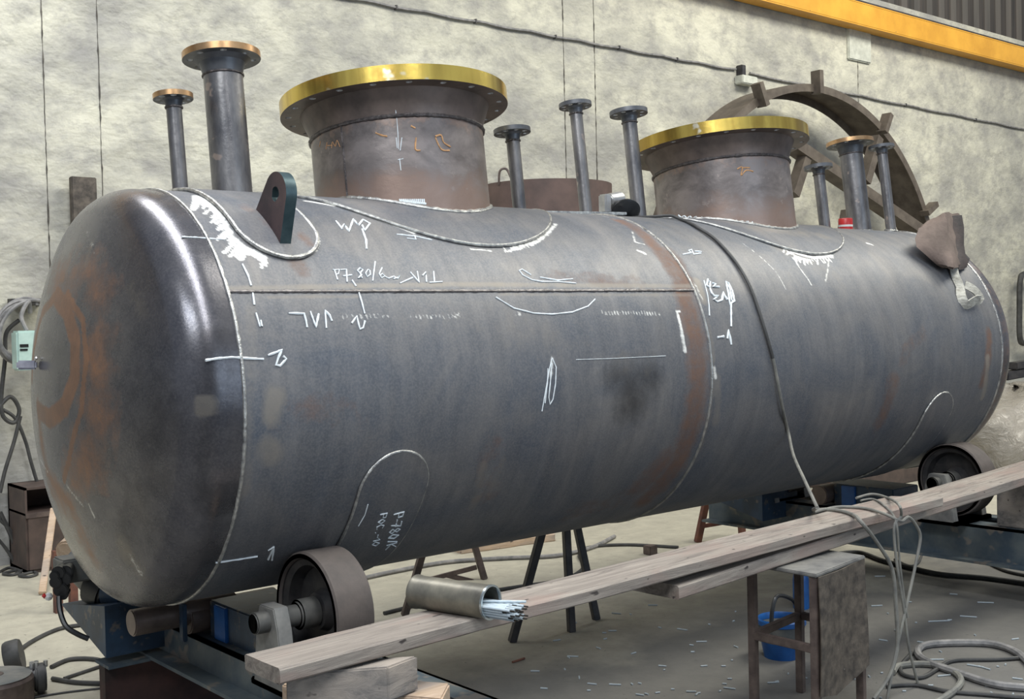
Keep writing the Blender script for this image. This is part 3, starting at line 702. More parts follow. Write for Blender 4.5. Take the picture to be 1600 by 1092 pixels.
chalk([z4([(800, 230), (825, 268)]), z4([(842, 305), (862, 370), (880, 440)]), z4([(798, 500), (830, 455), (840, 500), (850, 537), (870, 528), (881, 485)])], 'chalk line and a 2', .003)
chalk([[(321, 563), (340, 560), (362, 558), (390, 560), (412, 561)], z4([(275, 700), (330, 680), (362, 665), (340, 715), (325, 760), (350, 766), (390, 722), (370, 706)])], 'chalk line and a 2 across the ring weld', .0032)
chalk([z4(s) for s in ([(710, 228), (690, 165), (680, 165)], [(690, 168), (720, 163), (716, 190), (698, 196)], [(728, 165), (765, 163), (770, 242)], [(745, 205), (800, 198)],
     [(850, 155), (833, 170), (860, 195), (840, 218), (865, 218), (850, 188), (868, 165), (850, 155)], [(900, 163), (885, 185), (895, 210), (915, 195), (912, 170), (900, 163)],
     [(945, 115), (930, 235)], [(988, 153), (970, 190), (985, 217), (1006, 205), (990, 190), (975, 200)], [(1005, 207), (1030, 220), (1060, 207), (1085, 220), (1100, 200), (1085, 215), (1060, 222)],
     [(1100, 250), (1140, 232), (1180, 215)], [(1165, 180), (1220, 245), (1208, 175)], [(1240, 202), (1262, 180), (1266, 242)], [(1310, 175), (1316, 240)], [(1285, 245), (1365, 240)])], 'chalk writing P780/6 V1T', .0022)
def z5(pts): return z4(pts, 1000, 350, 5.)
chalk([z5(s) for s in ([(335, 237), (400, 226), (380, 206), (402, 200), (420, 236), (475, 228)], [(430, 212), (480, 216)])], 'small chalk squiggle past the middle weld', .003)
chalk([z5(s) for s in ([(530, 430), (520, 478), (545, 497), (548, 450), (530, 445)], [(565, 460), (590, 468), (572, 492), (618, 490)], [(545, 500), (560, 540), (578, 560), (612, 560), (575, 590), (605, 606), (640, 592), (650, 530), (662, 560), (682, 590)],
     [(668, 450), (692, 460), (720, 520), (737, 600), (702, 625), (690, 540), (672, 460), (700, 500), (715, 590), (728, 610)], [(710, 620), (712, 800)], [(605, 885), (655, 878)], [(682, 895), (690, 830), (703, 880), (713, 942)])], 'crossed-out chalk numbers and 1 past the middle weld', .0042)
chalk([z5([(500, 440), (515, 500), (530, 560), (540, 640), (543, 715)])], 'dotted chalk line beside the middle weld', .002)
def z3(pts): return z4(pts, 700, 380, 3.2)
chalk([z3(s) for s in ([(415, 158), (370, 130), (356, 136), (375, 160), (420, 183), (470, 192), (550, 192), (640, 200)], [(460, 170), (550, 185), (625, 178)], [(240, 270), (330, 325), (430, 350), (520, 355), (620, 345), (700, 315), (735, 280)])], 'curved chalk arcs over the lengthwise weld', .0024)
chalk([z3(s) for s in ([(520, 575), (505, 640), (495, 700), (470, 840)], [(522, 575), (541, 620), (538, 700), (525, 780), (510, 806), (504, 770), (512, 690), (520, 600)], [(500, 625), (497, 700), (485, 800)])], 'chalk scribble on the belly', .0018)
chalk([z3([(640, 582), (800, 577), (950, 570), (1090, 563)])], 'faint scratched level line', .0009)
chalk([[(337, 879), (372, 874), (402, 869)], [(419, 874), (428, 854), (425, 875)], [(419, 860), (428, 854)]], 'chalk line and 1 low by the wheel', .0028)
chalk([[(284, 370), (310, 371), (330, 373), (352, 374)]], 'chalk level line over the top of the ring weld', .002)
chalk([[(533, 356), (538, 350), (545, 362), (552, 342), (560, 352), (567, 343), (578, 349), (570, 360), (566, 352)], [(566, 358), (572, 375), (573, 389)], [(525, 345), (535, 358)]], 'tangled chalk letters under the near manway', .003)
chalk([[(620, 366), (648, 369), (650, 374), (636, 372)], [(645, 368), (675, 375)]], 'short chalk marks under the near manway', .0022)
SF = {'P': [[(0, 0), (0, 1), (.6, .95), (.6, .55), (0, .5)]], '-': [[(.1, .5), (.5, .5)]], '7': [[(0, 1), (.6, 1), (.2, 0)], [(.1, .5), (.5, .5)]], '8': [[(.3, .5), (.05, .75), (.3, 1), (.55, .75), (.3, .5), (0, .25), (.3, 0), (.6, .25), (.3, .5)]],
      '0': [[(.3, 0), (0, .4), (.3, 1), (.6, .6), (.3, 0)]], '/': [[(0, 0), (.4, 1)]], 'K': [[(0, 0), (0, 1)], [(.55, 1), (0, .45), (.6, 0)]], 'C': [[(.55, .85), (.2, 1), (0, .5), (.2, 0), (.6, .1)]],
      'O': [[(.3, 0), (0, .5), (.3, 1), (.6, .5), (.3, 0)]], '1': [[(.1, .7), (.35, 1), (.35, 0)]], '.': [[(.2, 0), (.3, .08)]]}
def text_strokes(txt, o, adv, up):
    out = []; x = 0
    for ch in txt:
        wd = .8 if ch not in '-./1' else .55
        for st in SF.get(ch, []): out.append([(o[0]+adv[0]*(x+a)+up[0]*b_, o[1]+adv[1]*(x+a)+up[1]*b_) for a, b_ in st])
        x += wd
    return out
chalk(text_strokes('P-780/K', (615, 804), (-2.6, 11.2), (16, -4.5)), 'chalk text P-780/K on the near saddle plate', .0022, surf=R+.009)
chalk(text_strokes('POC.-10', (594, 804), (-2.9, 10.8), (11, -2.5)), 'chalk text POC.-10 on the near saddle plate', .0018, surf=R+.009)
chalk([[(575, 788), (570, 805), (560, 822)]], 'short chalk stroke on the near saddle plate', .0015, surf=R+.009)
# scratched letters on the manway necks
def on_neck(px, py, xc, rn=.3065):
    d3 = ray(px, py); C_ = W_tank(CAM); D_ = W_tank(CAM+d3)-C_
    a = D_[0]**2+D_[1]**2; b_ = (C_[0]-xc)*D_[0]+C_[1]*D_[1]; c_ = (C_[0]-xc)**2+C_[1]**2-rn*rn; t = (-b_-math.sqrt(max(b_*b_-a*c_, 0)))/a
    return C_+D_*t
def neck_marks(par, xc, sts, label, r, mat):
    k = MB()
    for st in sts:
        Q = [on_neck(*p, xc) for p in spline([np.array(q) for q in st], 4)]; k.tube(Q, [r*rnd.uniform(.7, 1.2) for _ in Q], 5)
    k.build('chalk_mark', mat, par, label=label)
def zm(pts): return [(400+a/2.729, 50+b_/2.729) for a, b_ in pts]
neck_marks(mw1, .983, [zm(s) for s in ([(270, 490), (275, 465)], [(298, 500), (303, 470)], [(300, 485), (325, 483)], [(322, 495), (326, 468), (338, 488), (345, 462), (358, 490)])], 'scratched letters', .0012, 'chalk_orange')
neck_marks(mw1, .983, [zm(s) for s in ([(592, 310), (603, 400), (608, 500)], [(612, 540), (618, 590)], [(605, 545), (628, 540)], [(598, 450), (602, 495)], [(622, 450), (615, 505)])], 'chalk centre line', .0016, 'chalk')
neck_marks(mw1, .983, [zm(s) for s in ([(510, 430), (535, 440), (560, 445)], [(683, 450), (680, 500), (700, 505)], [(765, 445), (790, 440), (800, 470), (830, 490)], [(765, 450), (790, 500), (825, 505)], [(660, 400), (680, 410)])], 'tan scratched marks', .003, 'chalk_orange')
k = []
for i in range(14): x = 612+i*8; k.append(zm([(x, 712), (x+4, 725+i*.8), (x+8, 715+i)]))
neck_marks(mw1, .983, k, 'zigzag weld spatter marks at the neck foot', .003, 'chalk')
neck_marks(mw2, 2.758, [[(1152, 264), (1160, 261), (1158, 274), (1166, 266), (1177, 268)], [(1160, 262), (1172, 262)]], 'orange scratched letter N', .003, 'chalk_orange')
k = [[(1060+i*9, 336+i*.8), (1065+i*9, 340+i*.8), (1068+i*9, 337+i*.8)] for i in range(13)]
neck_marks(mw2, 2.758, k, 'white spatter marks at the neck foot', .0035, 'chalk')

# ------------------------------------------------------------------ things lying on the tank
def on_top(px, py, lift=0.): x, th = on_tank(px, py); return T_world(tank_pt(x, th, R+lift))
# black cable laid over the tank, then hanging to the planks
pts = []
for p in ((1030, 339), (1062, 345), (1092, 360), (1120, 380), (1150, 415), (1172, 455), (1190, 508), (1205, 560), (1213, 610), (1219, 640), (1228, 675)):
    pts.append(on_top(*p, .008 if p[1] < 600 else .014))
q0 = T_world(tank_pt(2.0, -.25, R+.008)); q00 = T_world(tank_pt(1.95, -.9, R+.008))
end = [on_y(1240, 712, -.66), on_y(1258, 752, -.84), on_y(1277, 793, -1.0)]
tank_cable_pts = [q00, q0]+pts+end
# flat bar lying on the ridge
a = T_world(tank_pt(1.585, -.11, R+.014)); b_ = T_world(tank_pt(1.99, .1, R+.014))
k = MB(); PA = on_top(834, 322, .012); PB = on_top(958, 335, .012)
k.bar(T_world(tank_pt(1.56, -.02, R+.0145)), T_world(tank_pt(2.03, .12, R+.0145)), .022, .012); tag(k.build('flat_bar', 'weld', bev=.002), 'short flat steel bar lying on the tank ridge beside the grinder', 'metal bar')
# angle grinder
gc = T_world(tank_pt(2.05, -.02, R+.03)); gr = empty('angle_grinder', 'silver and black angle grinder resting on top of the tank', 'grinder', gc)
k = MB(); ax = np.array([.25, -.5, .02]); 
G = lambda a, b_, c_: gc+np.array([a, b_, c_])
k = MB(); k.lathe([(0, -.012), (.05, -.01), (.064, 0.), (.06, .012), (.03, .02), (0, .02)], G(.035, -.035, .004), (.3, .6, .62), 32); k.build('grinding_disc_guard', 'black', gr, world=True)
k = MB(); k.cyl(G(-.02, .01, .052), G(.055, .01, .062), .03, .033, 20); k.build('motor_body', 'silver', gr, world=True, bev=.005, label='silver motor body')
k = MB(); k.box(tuple(G(-.055, -.012, .0)), tuple(G(-.018, .035, .078))); k.build('gear_head', 'silver', gr, world=True, bev=.006, label='silver gear head')
k = MB(); k.cyl(G(.0, .02, .02), G(.06, .02, .025), .022, .02, 16); k.build('handle', 'black', gr, world=True, bev=.003)
# red tin on the ridge
c = T_world(tank_pt(3.60, .1, R-.006)); c = np.array([c[0], c[1], c[2]])
tn = empty('red_can', 'small red and white can behind the thick nozzle at the far end', 'can', c)
k = MB(); k.lathe([(0, 0), (.034, 0), (.035, .004), (.035, .058), (.033, .062), (0, .062)], c, n=28); k.build('can_body', 'red', tn, world=True)
k = MB(); k.lathe([(.0355, .02), (.0355, .03)], c, n=28); k.build('label_band', 'white', tn, world=True, label='white band')

# leather cover with strap hung over the far lifting lug
cx = 3.72
gl = empty('welding_cover', 'brown leather cover draped over the far lifting lug, webbing strap hanging', 'leather cover', on_y(1470, 400, -.3))
def quad_sheet(corners, nx, ny, thick, name, mat, wob, parent):
    A, B, C_, D = (np.array(q) for q in corners); V = []; F = []; rr = random.Random(3)
    for s in (0, 1):
        for j in range(ny+1):
            for i in range(nx+1):
                u, v = i/nx, j/ny; p = (A*(1-u)+B*u)*(1-v)+(D*(1-u)+C_*u)*v
                w_ = wob*(math.sin(u*7+v*3)+.6*math.sin(v*9-u*4)+.4*math.sin(u*17+v*11)); nrm = np.cross(B-A, D-A); nrm = nrm/np.linalg.norm(nrm)
                V.append(p+nrm*(w_+s*thick))
    n = (nx+1)*(ny+1)
    for s in (0, 1):
        for j in range(ny):
            for i in range(nx): a = s*n+j*(nx+1)+i; F.append((a, a+1, a+nx+2, a+nx+1))
    rim = [i for i in range(nx+1)]+[(nx+1)*j+nx for j in range(1, ny+1)]+[ny*(nx+1)+i for i in range(nx-1, -1, -1)]+[(nx+1)*j for j in range(ny-1, 0, -1)]
    for i in range(len(rim)): a, b2 = rim[i], rim[(i+1) % len(rim)]; F.append((a, b2, b2+n, a+n))
    k = MB(); k.add(V, F); return k.build(name, mat, parent, world=True, ang=1.2)
yT = -.36
P4 = lambda x_, y_, yy: on_y(x_, y_, yy)
def loft(rings, name, mat, parent, world=True):     # rings of equal length, closed
    n = len(rings[0]); V = [p for r_ in rings for p in r_]; F = []
    for j in range(len(rings)-1): F += [(j*n+i, j*n+(i+1) % n, (j+1)*n+(i+1) % n, (j+1)*n+i) for i in range(n)]
    F += [tuple(range(n-1, -1, -1)), tuple(range((len(rings)-1)*n, len(rings)*n))]
    k = MB(); k.add(V, F); return k.build(name, mat, parent, world=world, ang=.9)
rings = []
for (xl, xm, xr, y_l, y_m, y_r, yf) in ((1449, 1476, 1499, 345, 332, 334, -.40), (1434, 1478, 1501, 357, 348, 352, -.42), (1430, 1481, 1503, 374, 368, 371, -.44), (1434, 1484, 1505, 386, 387, 386, -.46), (1446, 1487, 1508, 398, 402, 400, -.48), (1462, 1489, 1510, 413, 417, 408, -.5), (1474, 1490, 1504, 419, 421, 413, -.5)):
    A = on_y(xl, y_l, yf+.02); B = on_y(xm, y_m, yf-.06); C_ = on_y(xr, y_r, yf+.09); D_ = A+(C_-B)*.9
    ring = []
    for a, b_ in ((A, B), (B, C_), (C_, D_), (D_, A)):
        for i in range(6):
            f = i/6; p = a*(1-f)+b_*f; ring.append(p+np.array([0, -.005*math.sin(f*math.pi)-.006*math.sin(f*11+len(rings)*1.7), .003*math.sin(f*9+len(rings))]))
    rings.append(ring)
loft(rings, 'leather_front', 'leather', gl)
rr2 = []
for (xl, xr, y_l, y_r, yf) in ((1480, 1498, 338, 336, -.36), (1484, 1503, 356, 356, -.38), (1487, 1504, 380, 378, -.40), (1488, 1506, 398, 396, -.42), (1492, 1512, 408, 404, -.44), (1494, 1506, 422, 418, -.45)):
    A = on_y(xl, y_l, yf-.045); C_ = on_y(xr, y_r, yf-.01); ring = []
    for i in range(12):
        t = 2*math.pi*i/12; ctr = (A+C_)/2; ring.append(ctr+(C_-A)/2*1.05*math.cos(t)+np.array([0.01, -.02, 0])*math.sin(t)*(1+.4*math.sin(3*t+yf*40)))
    rr2.append(ring)
loft(rr2, 'leather_fold', 'leather_dark', gl).__setitem__('label', 'dark folded side')
def ribbon(pts, wd, th, name, mat, parent, twist=None):
    k = MB(); V = []; F = []; P = [np.array(p) for p in pts]; n = len(P)
    for i in range(n):
        d = P[min(i+1, n-1)]-P[max(i-1, 0)]; d /= np.linalg.norm(d); s_ = np.cross(d, -FW); s_ /= np.linalg.norm(s_)
        if twist: s_ = s_*math.cos(twist[i])+np.cross(d, s_)*math.sin(twist[i])
        nn = np.cross(d, s_); wi = wd[i] if hasattr(wd, '__len__') else wd
        for a, b_ in ((-1, -1), (1, -1), (1, 1), (-1, 1)): V.append(P[i]+s_*wi/2*a+nn*th/2*b_)
    for i in range(n-1):
        for j in range(4): F.append((i*4+j, i*4+(j+1) % 4, (i+1)*4+(j+1) % 4, (i+1)*4+j))
    F += [(0, 1, 2, 3), ((n-1)*4+3, (n-1)*4+2, (n-1)*4+1, (n-1)*4)]
    k.add(V, F); return k.build(name, mat, parent, world=True)
sp_ = spline([on_top(1482, 415, .03), on_top(1488, 432, .016), on_top(1496, 450, .014), on_top(1498, 465, .014), on_top(1505, 478, .016), on_top(1516, 473, .03), on_top(1523, 471, .032), on_top(1512, 460, .04), on_top(1500, 450, .03)], 5)
ribbon(sp_, [.04]*12+[.045]*(len(sp_)-12), .005, 'webbing_strap', 'webbing', gl, [0.]*18+[.5]*(len(sp_)-18))

# thing clipped at the near head: a welding clamp with a clear shield in front of the crown
# ------------------------------------------------------------------ rotator stands
def wheel(par, x, y, z, r=.17, w_=.12):
    k = MB(); k.lathe([(r-.022, .012), (r-.018, 0), (r-.006, 0), (r, .005), (r, w_-.005), (r-.006, w_), (r-.018, w_), (r-.022, w_-.012)], (x, y, z), (1, 0, 0), 64)
    t = k.build('wheel_tread', 'polyur', par, world=True, label='grey rubbery tread', ang=.5)
    k = MB(); k.lathe([(r-.021, .012), (r-.04, .02), (r-.05, .055), (.06, .06), (.05, .035), (.03, .03), (0, .03)], (x, y, z), (1, 0, 0), 48)
    k.lathe([(r-.021, w_-.03), (.055, w_-.03), (.05, w_), (0, w_)], (x, y, z), (1, 0, 0), 48); k.lathe([(r-.0225, .008), (r-.0225, w_-.008)], (x, y, z), (1, 0, 0), 48)
    k.build('wheel_disc', 'wheelface', par, world=True, ang=.5)
    k = MB(); k.cyl((x-.16, y, z), (x+w_+.07, y, z), .03, n=24); k.build('axle', 'bracket', par, world=True, bev=.004, label='pale steel axle')
    k = MB(); k.cyl((x-.03, y, z), (x+.035, y, z), .042, n=24); k.build('hub', 'bracket', par, world=True, bev=.006)
BT = H-.79; BB = H-.90
def rotator(dx, label, ylow, ytop, BBx):
    rt = empty('tank_rotator', label, 'rotator stand', (.25+dx, 0, 0))
    X = .20+dx
    # front cross beam: Z-like channel
    k = MB(); k.box((X, ylow, BBx), (X+.012, ytop, BT)); k.box((X, ylow, BT-.012), (X+.11, ytop, BT)); k.box((X-.062, ylow, BBx), (X+.08, ytop, BBx+.012))
    k.build('cross_beam', 'bluegrey', rt, world=True, smooth=False, label='dusty blue cross beam facing the near end')
    k = MB(); k.box((X+.30, ylow, BBx), (X+.312, ytop, BT)); k.box((X+.23, ylow, BT-.012), (X+.312, ytop, BT)); k.box((X+.23, ylow, BBx), (X+.37, ytop, BBx+.012))
    k.build('cross_beam', 'bluegrey', rt, world=True, smooth=False)
    # wedge-shaped drive console at the back end
    k = MB(); k.prism([(.42, -.700), (.84, -.765), (.42, -.872)], (dx, 0, H), (0, 1, 0), (0, 0, 1), (1, 0, 0), .30)
    k.build('drive_console', 'blue', rt, world=True, smooth=False, label='blue painted wedge-shaped console')
    k = MB(); k.box((dx-.0, .40, BBx-.006), (dx+.30, .52, BBx+.004)); k.build('base_plate', 'bluegrey', rt, world=True, smooth=False)
    k = MB(); k.box((dx+.005, .45, 0), (dx+.6, .50, BBx-.006)); k.build('pedestal', 'redbrown' if dx < 1 else 'blue', rt, world=True, smooth=False, label='dark pedestal plate')
    k = MB(); k.box((dx+.15, -1.62, 0), (dx+.54, -1.32, BBx)); k.build('pedestal', 'redbrown', rt, world=True, smooth=False)
    for sgn in (-1, 1):
        y = sgn*.5014; z = H-.5975
        wheel(rt, .22+dx, y, z)
        for xx in (.22+dx-.105, .22+dx+.155):
            k = MB(); k.prism([(-.085, BT-z), (.085, BT-z), (.06, -.02), (.04, .04), (-.04, .04), (-.06, -.02)], (xx-.015, y, z), (0, 1, 0), (0, 0, 1), (1, 0, 0), .045)
            k.build('bearing_bracket', 'bracket', rt, world=True, bev=.003)
    k = MB(); k.box((.10+dx, .42, BT), (.42+dx, .60, BT+.02)); k.build('bearing_plate', 'bluegrey', rt, world=True, bev=.003)
    k = MB(); k.box((.10+dx, -.60, BT), (.42+dx, -.40, BT+.02)); k.build('bearing_plate', 'bluegrey', rt, world=True, bev=.003)
    k = MB(); k.box((X+.04, -.19, BT-.01), (X+.27, .15, BT+.115)); k.build('motor_box', 'blue', rt, world=True, bev=.004)
    if dx < 1:
        k = MB(); k.cyl((dx, .2, H-.715), (dx+.35, .2, H-.715), .042, n=28); k.build('drive_shaft', 'flange_brown', rt, world=True, bev=.004, label='dark drive shaft under the tank')
        k = MB(); k.box((dx+.14, .13, BT), (dx+.155, .16, BT+.12)); k.build('upright', 'blue', rt, world=True, bev=.003)
    for sgn in (-1, 1):
        y = sgn*.5014; z = H-.5975
        wheel(rt, .22+dx, y, z)
        for xx in (.22+dx-.105, .22+dx+.155):
            k = MB(); k.prism([(-.085, BT-z), (.085, BT-z), (.05, .0), (.035, .035), (-.035, .035), (-.05, .0)], (xx, y, z), (0, 1, 0), (0, 0, 1), (1, 0, 0), .022)
            k.build('bearing_bracket', 'bracket', rt, world=True, bev=.003)
    k = MB(); k.box((.10+dx, .42, BT), (.42+dx, .60, BT+.02)); k.build('bearing_plate', 'bluegrey', rt, world=True, bev=.003)
    k = MB(); k.box((.10+dx, -.60, BT), (.42+dx, -.40, BT+.02)); k.build('bearing_plate', 'bluegrey', rt, world=True, bev=.003)
    k = MB(); k.box((X+.10, -.30, BT-.07), (X+.34, .12, BT+.045)); k.build('motor_box', 'blue', rt, world=True, bev=.004)
    k = MB(); k.cyl((X-.02, .2, BT+.055), (X+.3, .2, BT+.055), .05, n=28); k.build('drive_shaft', 'flange_brown', rt, world=True, bev=.004, label='dark drive shaft under the tank')
    k = MB(); k.box((X+.03, .02, BT), (X+.05, .10, BT+.11)); k.build('upright', 'bluebright', rt, world=True, bev=.003, label='bright blue upright')
    return rt
rt1 = rotator(0, 'blue roller stand under the near end of the tank, large grey wheel in front', -1.62, .95, BB)
rt2 = rotator(3.43, 'dark blue roller stand under the far end of the tank', -1.62, .95, H-.955)
# drive motor of the near stand
mt = empty('drive_motor', 'round drive motor with gearbox at the back of the near roller stand', 'motor', (.0, .62, BB))
mc = on_y(165, 905, .62); 
k = MB(); k.cyl(on_y(120, 868, .75), on_y(160, 905, .66), .07, .075, 28); k.build('motor_housing', 'bracket', mt, world=True, bev=.01, label='dusty cream motor housing')
k = MB(); k.cyl(on_y(152, 905, .64), on_y(178, 922, .58), .085, .08, 28); k.build('gearbox_ring', 'black', mt, world=True, bev=.008)
k = MB(); k.cyl(on_y(170, 918, .56), on_y(200, 928, .5), .06, .05, 28); k.build('gearbox', 'blue', mt, world=True, bev=.006)
k = MB(); k.cyl(on_y(107, 868, .8), on_y(128, 850, .84), .055, .06, 24); k.build('fan_cowl', 'timber', mt, world=True, bev=.006, label='tan fan cowl')
k = MB(); a = on_y(96, 882, .6); k.box((a[0]-.01, .56, a[2]-.06), (a[0]+.09, .66, a[2]+.02)); k.build('terminal_box', 'dust', mt, world=True, bev=.006)
pl = empty('control_plug', 'cluster of black connectors with a small red and white lamp, behind the near head', 'connector', on_y(95, 925, .5))
k = MB()
for (px_, py_, r_) in ((92, 893, .022), (100, 903, .026), (88, 908, .02), (96, 920, .024), (104, 892, .022), (86, 898, .016), (100, 928, .016)):
    c = on_y(px_, py_, .53); k.cyl(c+np.array([-.01, -.02, 0]), c+np.array([.02, .03, .005]), r_, r_*.8, 14)
k.build('connector_body', 'black', pl, world=True, bev=.003)
k = MB(); c = on_y(76, 932, .52); k.lathe([(0, -.014), (.009, -.01), (.014, 0), (.009, .01), (0, .014)], c, n=14); k.build('lamp', 'white', pl, world=True, label='white lamp')
k = MB(); c = on_y(69, 931, .52); k.lathe([(0, -.01), (.008, 0), (0, .01)], c, n=12); k.build('lamp_base', 'red', pl, world=True, label='red lamp base')
def cable(pts, r, name, label, mat, cat='cable', n=10, group=None):
    P = spline(pts, n); k = MB(); k.tube(P, r, 8); root = k.build(name, mat); return tag(root, label, cat, group)
cable([on_y(92, 932, .5), on_y(94, 955, .48), on_y(103, 978, .45), on_y(120, 990, .43), on_y(138, 998, .42)], .009, 'motor_cable', 'black cable curving from the connectors to the blue drive box', 'black')

# ------------------------------------------------------------------ planks, blocks, stool
def plank(P0, P1, w_, t, mat, name, label, cat, skew0=0., skew1=0., jit=.004, seed=1, bow=0., grp=None):
    P0 = np.array(P0, float); P1 = np.array(P1, float); d = P1-P0; Ln = np.linalg.norm(d); d /= Ln
    s = np.cross([0, 0, 1.], d); s /= np.linalg.norm(s); u = np.cross(d, s); n = 40; rr = random.Random(seed); V = []; F = []
    prof = [(0, -t*.12), (0, -t*.88), (w_*.03, -t), (w_*.5, -t), (w_*.97, -t), (w_, -t*.88), (w_, -t*.12), (w_*.97, 0), (w_*.75, .0), (w_*.5, 0), (w_*.25, 0), (w_*.03, 0)]
    ph = [rr.uniform(0, 6) for _ in range(6)]; m = len(prof)
    for i in range(n+1):
        f = i/n; base = Ln*f; e = jit*(math.sin(f*9+ph[0])+.5*math.sin(f*23+ph[1])); e2 = jit*(math.sin(f*7+ph[2])+.5*math.sin(f*19+ph[3]))
        for a, b_ in prof:
            sk = (skew0*(1-f)**8+skew1*f**8)*a/w_
            off = e if a < w_*.2 else (e2 if a > w_*.8 else 0)
            V.append(P0+d*(base+sk)+s*(a+off)+u*(b_-bow*4*f*(1-f)+rr.uniform(-.0006, .0006)))
    for i in range(n): F += [(i*m+j, i*m+(j+1) % m, (i+1)*m+(j+1) % m, (i+1)*m+j) for j in range(m)]
    F += [tuple(range(m)), tuple(range(n*m+m-1, n*m-1, -1))]
    rot = Matrix(((d[0], s[0], u[0]), (d[1], s[1], u[1]), (d[2], s[2], u[2]))); o_ = bpy.data.objects.new(name, None)
    M = Matrix.Translation(Vector(P0)) @ rot.to_4x4(); Mi = M.inverted(); k = MB(); k.add([tuple(Mi @ Vector(v)) for v in V], F)
    ob = k.build(name, mat, ang=.5); bpy.data.objects.remove(o_); ob.matrix_world = M; return tag(ob, label, cat, grp)
plank((-.178, -1.092, H-.540), (2.622, -1.047, H-.500), .160, .036, 'plank', 'plank', 'upper weathered plank, rough end nearest the camera, carrying the electrode tin', 'plank', skew1=-.1, seed=3)
plank((1.12, -1.068, H-.580), (4.45, -.93, H-.482), .185, .042, 'plank', 'plank', 'lower plank running out to the right under the upper plank and over the stool', 'plank', seed=5)
# timber blocks under the near end
def block(px_pts, y0, x0, x1, z0, z1, yd, mat, label, rz=0., name='timber_block'):
    k = MB(); k.box((-(x1-x0)/2, -yd/2, 0), ((x1-x0)/2, yd/2, z1-z0)); ob = k.build(name, mat, bev=.004)
    ob.location = ((x0+x1)/2, y0, z0); ob.rotation_euler = (0, 0, rz); return tag(ob, label, 'timber block')
def corner(px_, py_, z): return on_z(px_, py_, z)
def blockfit(pa, pb, pc, z1, t, mat, label, name='timber_block'):   # three top corners: near-left a, near-right b, far-right c
    A, B, C_ = (on_z(*q, z1) for q in (pa, pb, pc)); D_ = A+C_-B; k = MB(); c0 = (A+B+C_+D_)/4
    V = [p-c0+np.array([0, 0, h]) for h in (-t, 0) for p in (A, B, C_, D_)]
    k.add(V, [(0, 3, 2, 1), (4, 5, 6, 7), (0, 1, 5, 4), (1, 2, 6, 5), (2, 3, 7, 6), (3, 0, 4, 7)]); ob = k.build(name, mat, bev=.004)
    ob.location = (c0[0], c0[1], z1); return tag(ob, label, 'timber block')
z1 = H-.580
blockfit((445, 1053), (606, 1042), (653, 1024), z1, .082, 'timber_grey', 'grimy short timber block directly under the upper plank')
blockfit((440, 1070), (690, 1092), (703, 1067), z1-.083, .1, 'timber', 'larger orange-brown timber block, lowest of the two under the plank end')
# pale block on the far stand carrying the lower plank
k = MB(); k.box((0, -.3, 0), (.2, .3, .235)); ob = k.build('timber_block', 'timber_grey', bev=.006)
ob.location = (3.66, -1.02, BT); tag(ob, 'pale grey timber block on the far stand, holding up the lower plank', 'timber block')

# stool of square bars with a steel sheet on its side
SF_ = np.array([1.636, -1.172]); SR_ = np.array([1.95, -1.126]); SL_ = np.array([1.63, -.934]); SB_ = SL_+SR_-SF_; ST = H-.617
st = empty('steel_stool', 'square-bar steel stool with a blotchy sheet on its side, under the planks', 'stool', ((SF_[0]+SB_[0])/2, (SF_[1]+SB_[1])/2, 0))
for c in (SF_, SR_, SL_, SB_):
    k = MB(); k.bar((c[0], c[1], 0), (c[0], c[1], ST-.004), .026, .026, up=(SR_[0]-SF_[0], SR_[1]-SF_[1], 0)); k.build('leg', 'rustbar', st, world=True, bev=.002)
k = MB(); ex = (SR_-SF_)/np.linalg.norm(SR_-SF_); ey = (SL_-SF_)/np.linalg.norm(SL_-SF_)
c4 = [SF_-ex*.016-ey*.016, SR_+ex*.016-ey*.016, SB_+ex*.016+ey*.016, SL_-ex*.016+ey*.016]
k.prism([tuple(q) for q in c4], (0, 0, ST-.004), (1, 0, 0), (0, 1, 0), (0, 0, 1), .012); k.build('stool_top', 'bracket', st, world=True, bev=.003, label='worn pale top plate')
for a, b_, zz in ((SF_, SL_, .27), (SL_, SB_, .27), (SF_, SR_, .27), (SR_, SB_, .27)):
    k = MB(); k.bar((a[0], a[1], zz), (b_[0], b_[1], zz), .024, .024); k.build('crossbar', 'rustbar', st, world=True, bev=.002)
nrm = -ey; k = MB(); V = []; F = []
o3 = SF_-ey*.018; Wd = np.linalg.norm(SR_-SF_)+.02; nX, nZ = 20, 24
for s in (0, 1):
    for j in range(nZ+1):
        for i in range(nX+1):
            u = i/nX; v = j/nZ; hgt = .31+.05*math.sin(u*3.2+.3)*.4+.012*math.sin(u*17); p = o3+ex*(u*Wd-.01)-ey*(.006*math.sin(u*5+v*3)+s*.004)
            V.append((p[0], p[1], ST-.002-v*(.40-.05*abs(u-.35)*1.5)))
n = (nX+1)*(nZ+1)
for s in (0, 1):
    for j in range(nZ):
        for i in range(nX): a = s*n+j*(nX+1)+i; F.append((a, a+1, a+nX+2, a+nX+1))
rim = [i for i in range(nX+1)]+[(nX+1)*j+nX for j in range(1, nZ+1)]+[nZ*(nX+1)+i for i in range(nX-1, -1, -1)]+[(nX+1)*j for j in range(nZ-1, 0, -1)]
for i in range(len(rim)): a, b2 = rim[i], rim[(i+1) % len(rim)]; F.append((a, b2, b2+n, a+n))
k.add(V, F); k.build('side_sheet', 'speck', st, world=True, label='blotchy dark steel sheet hung on the side')
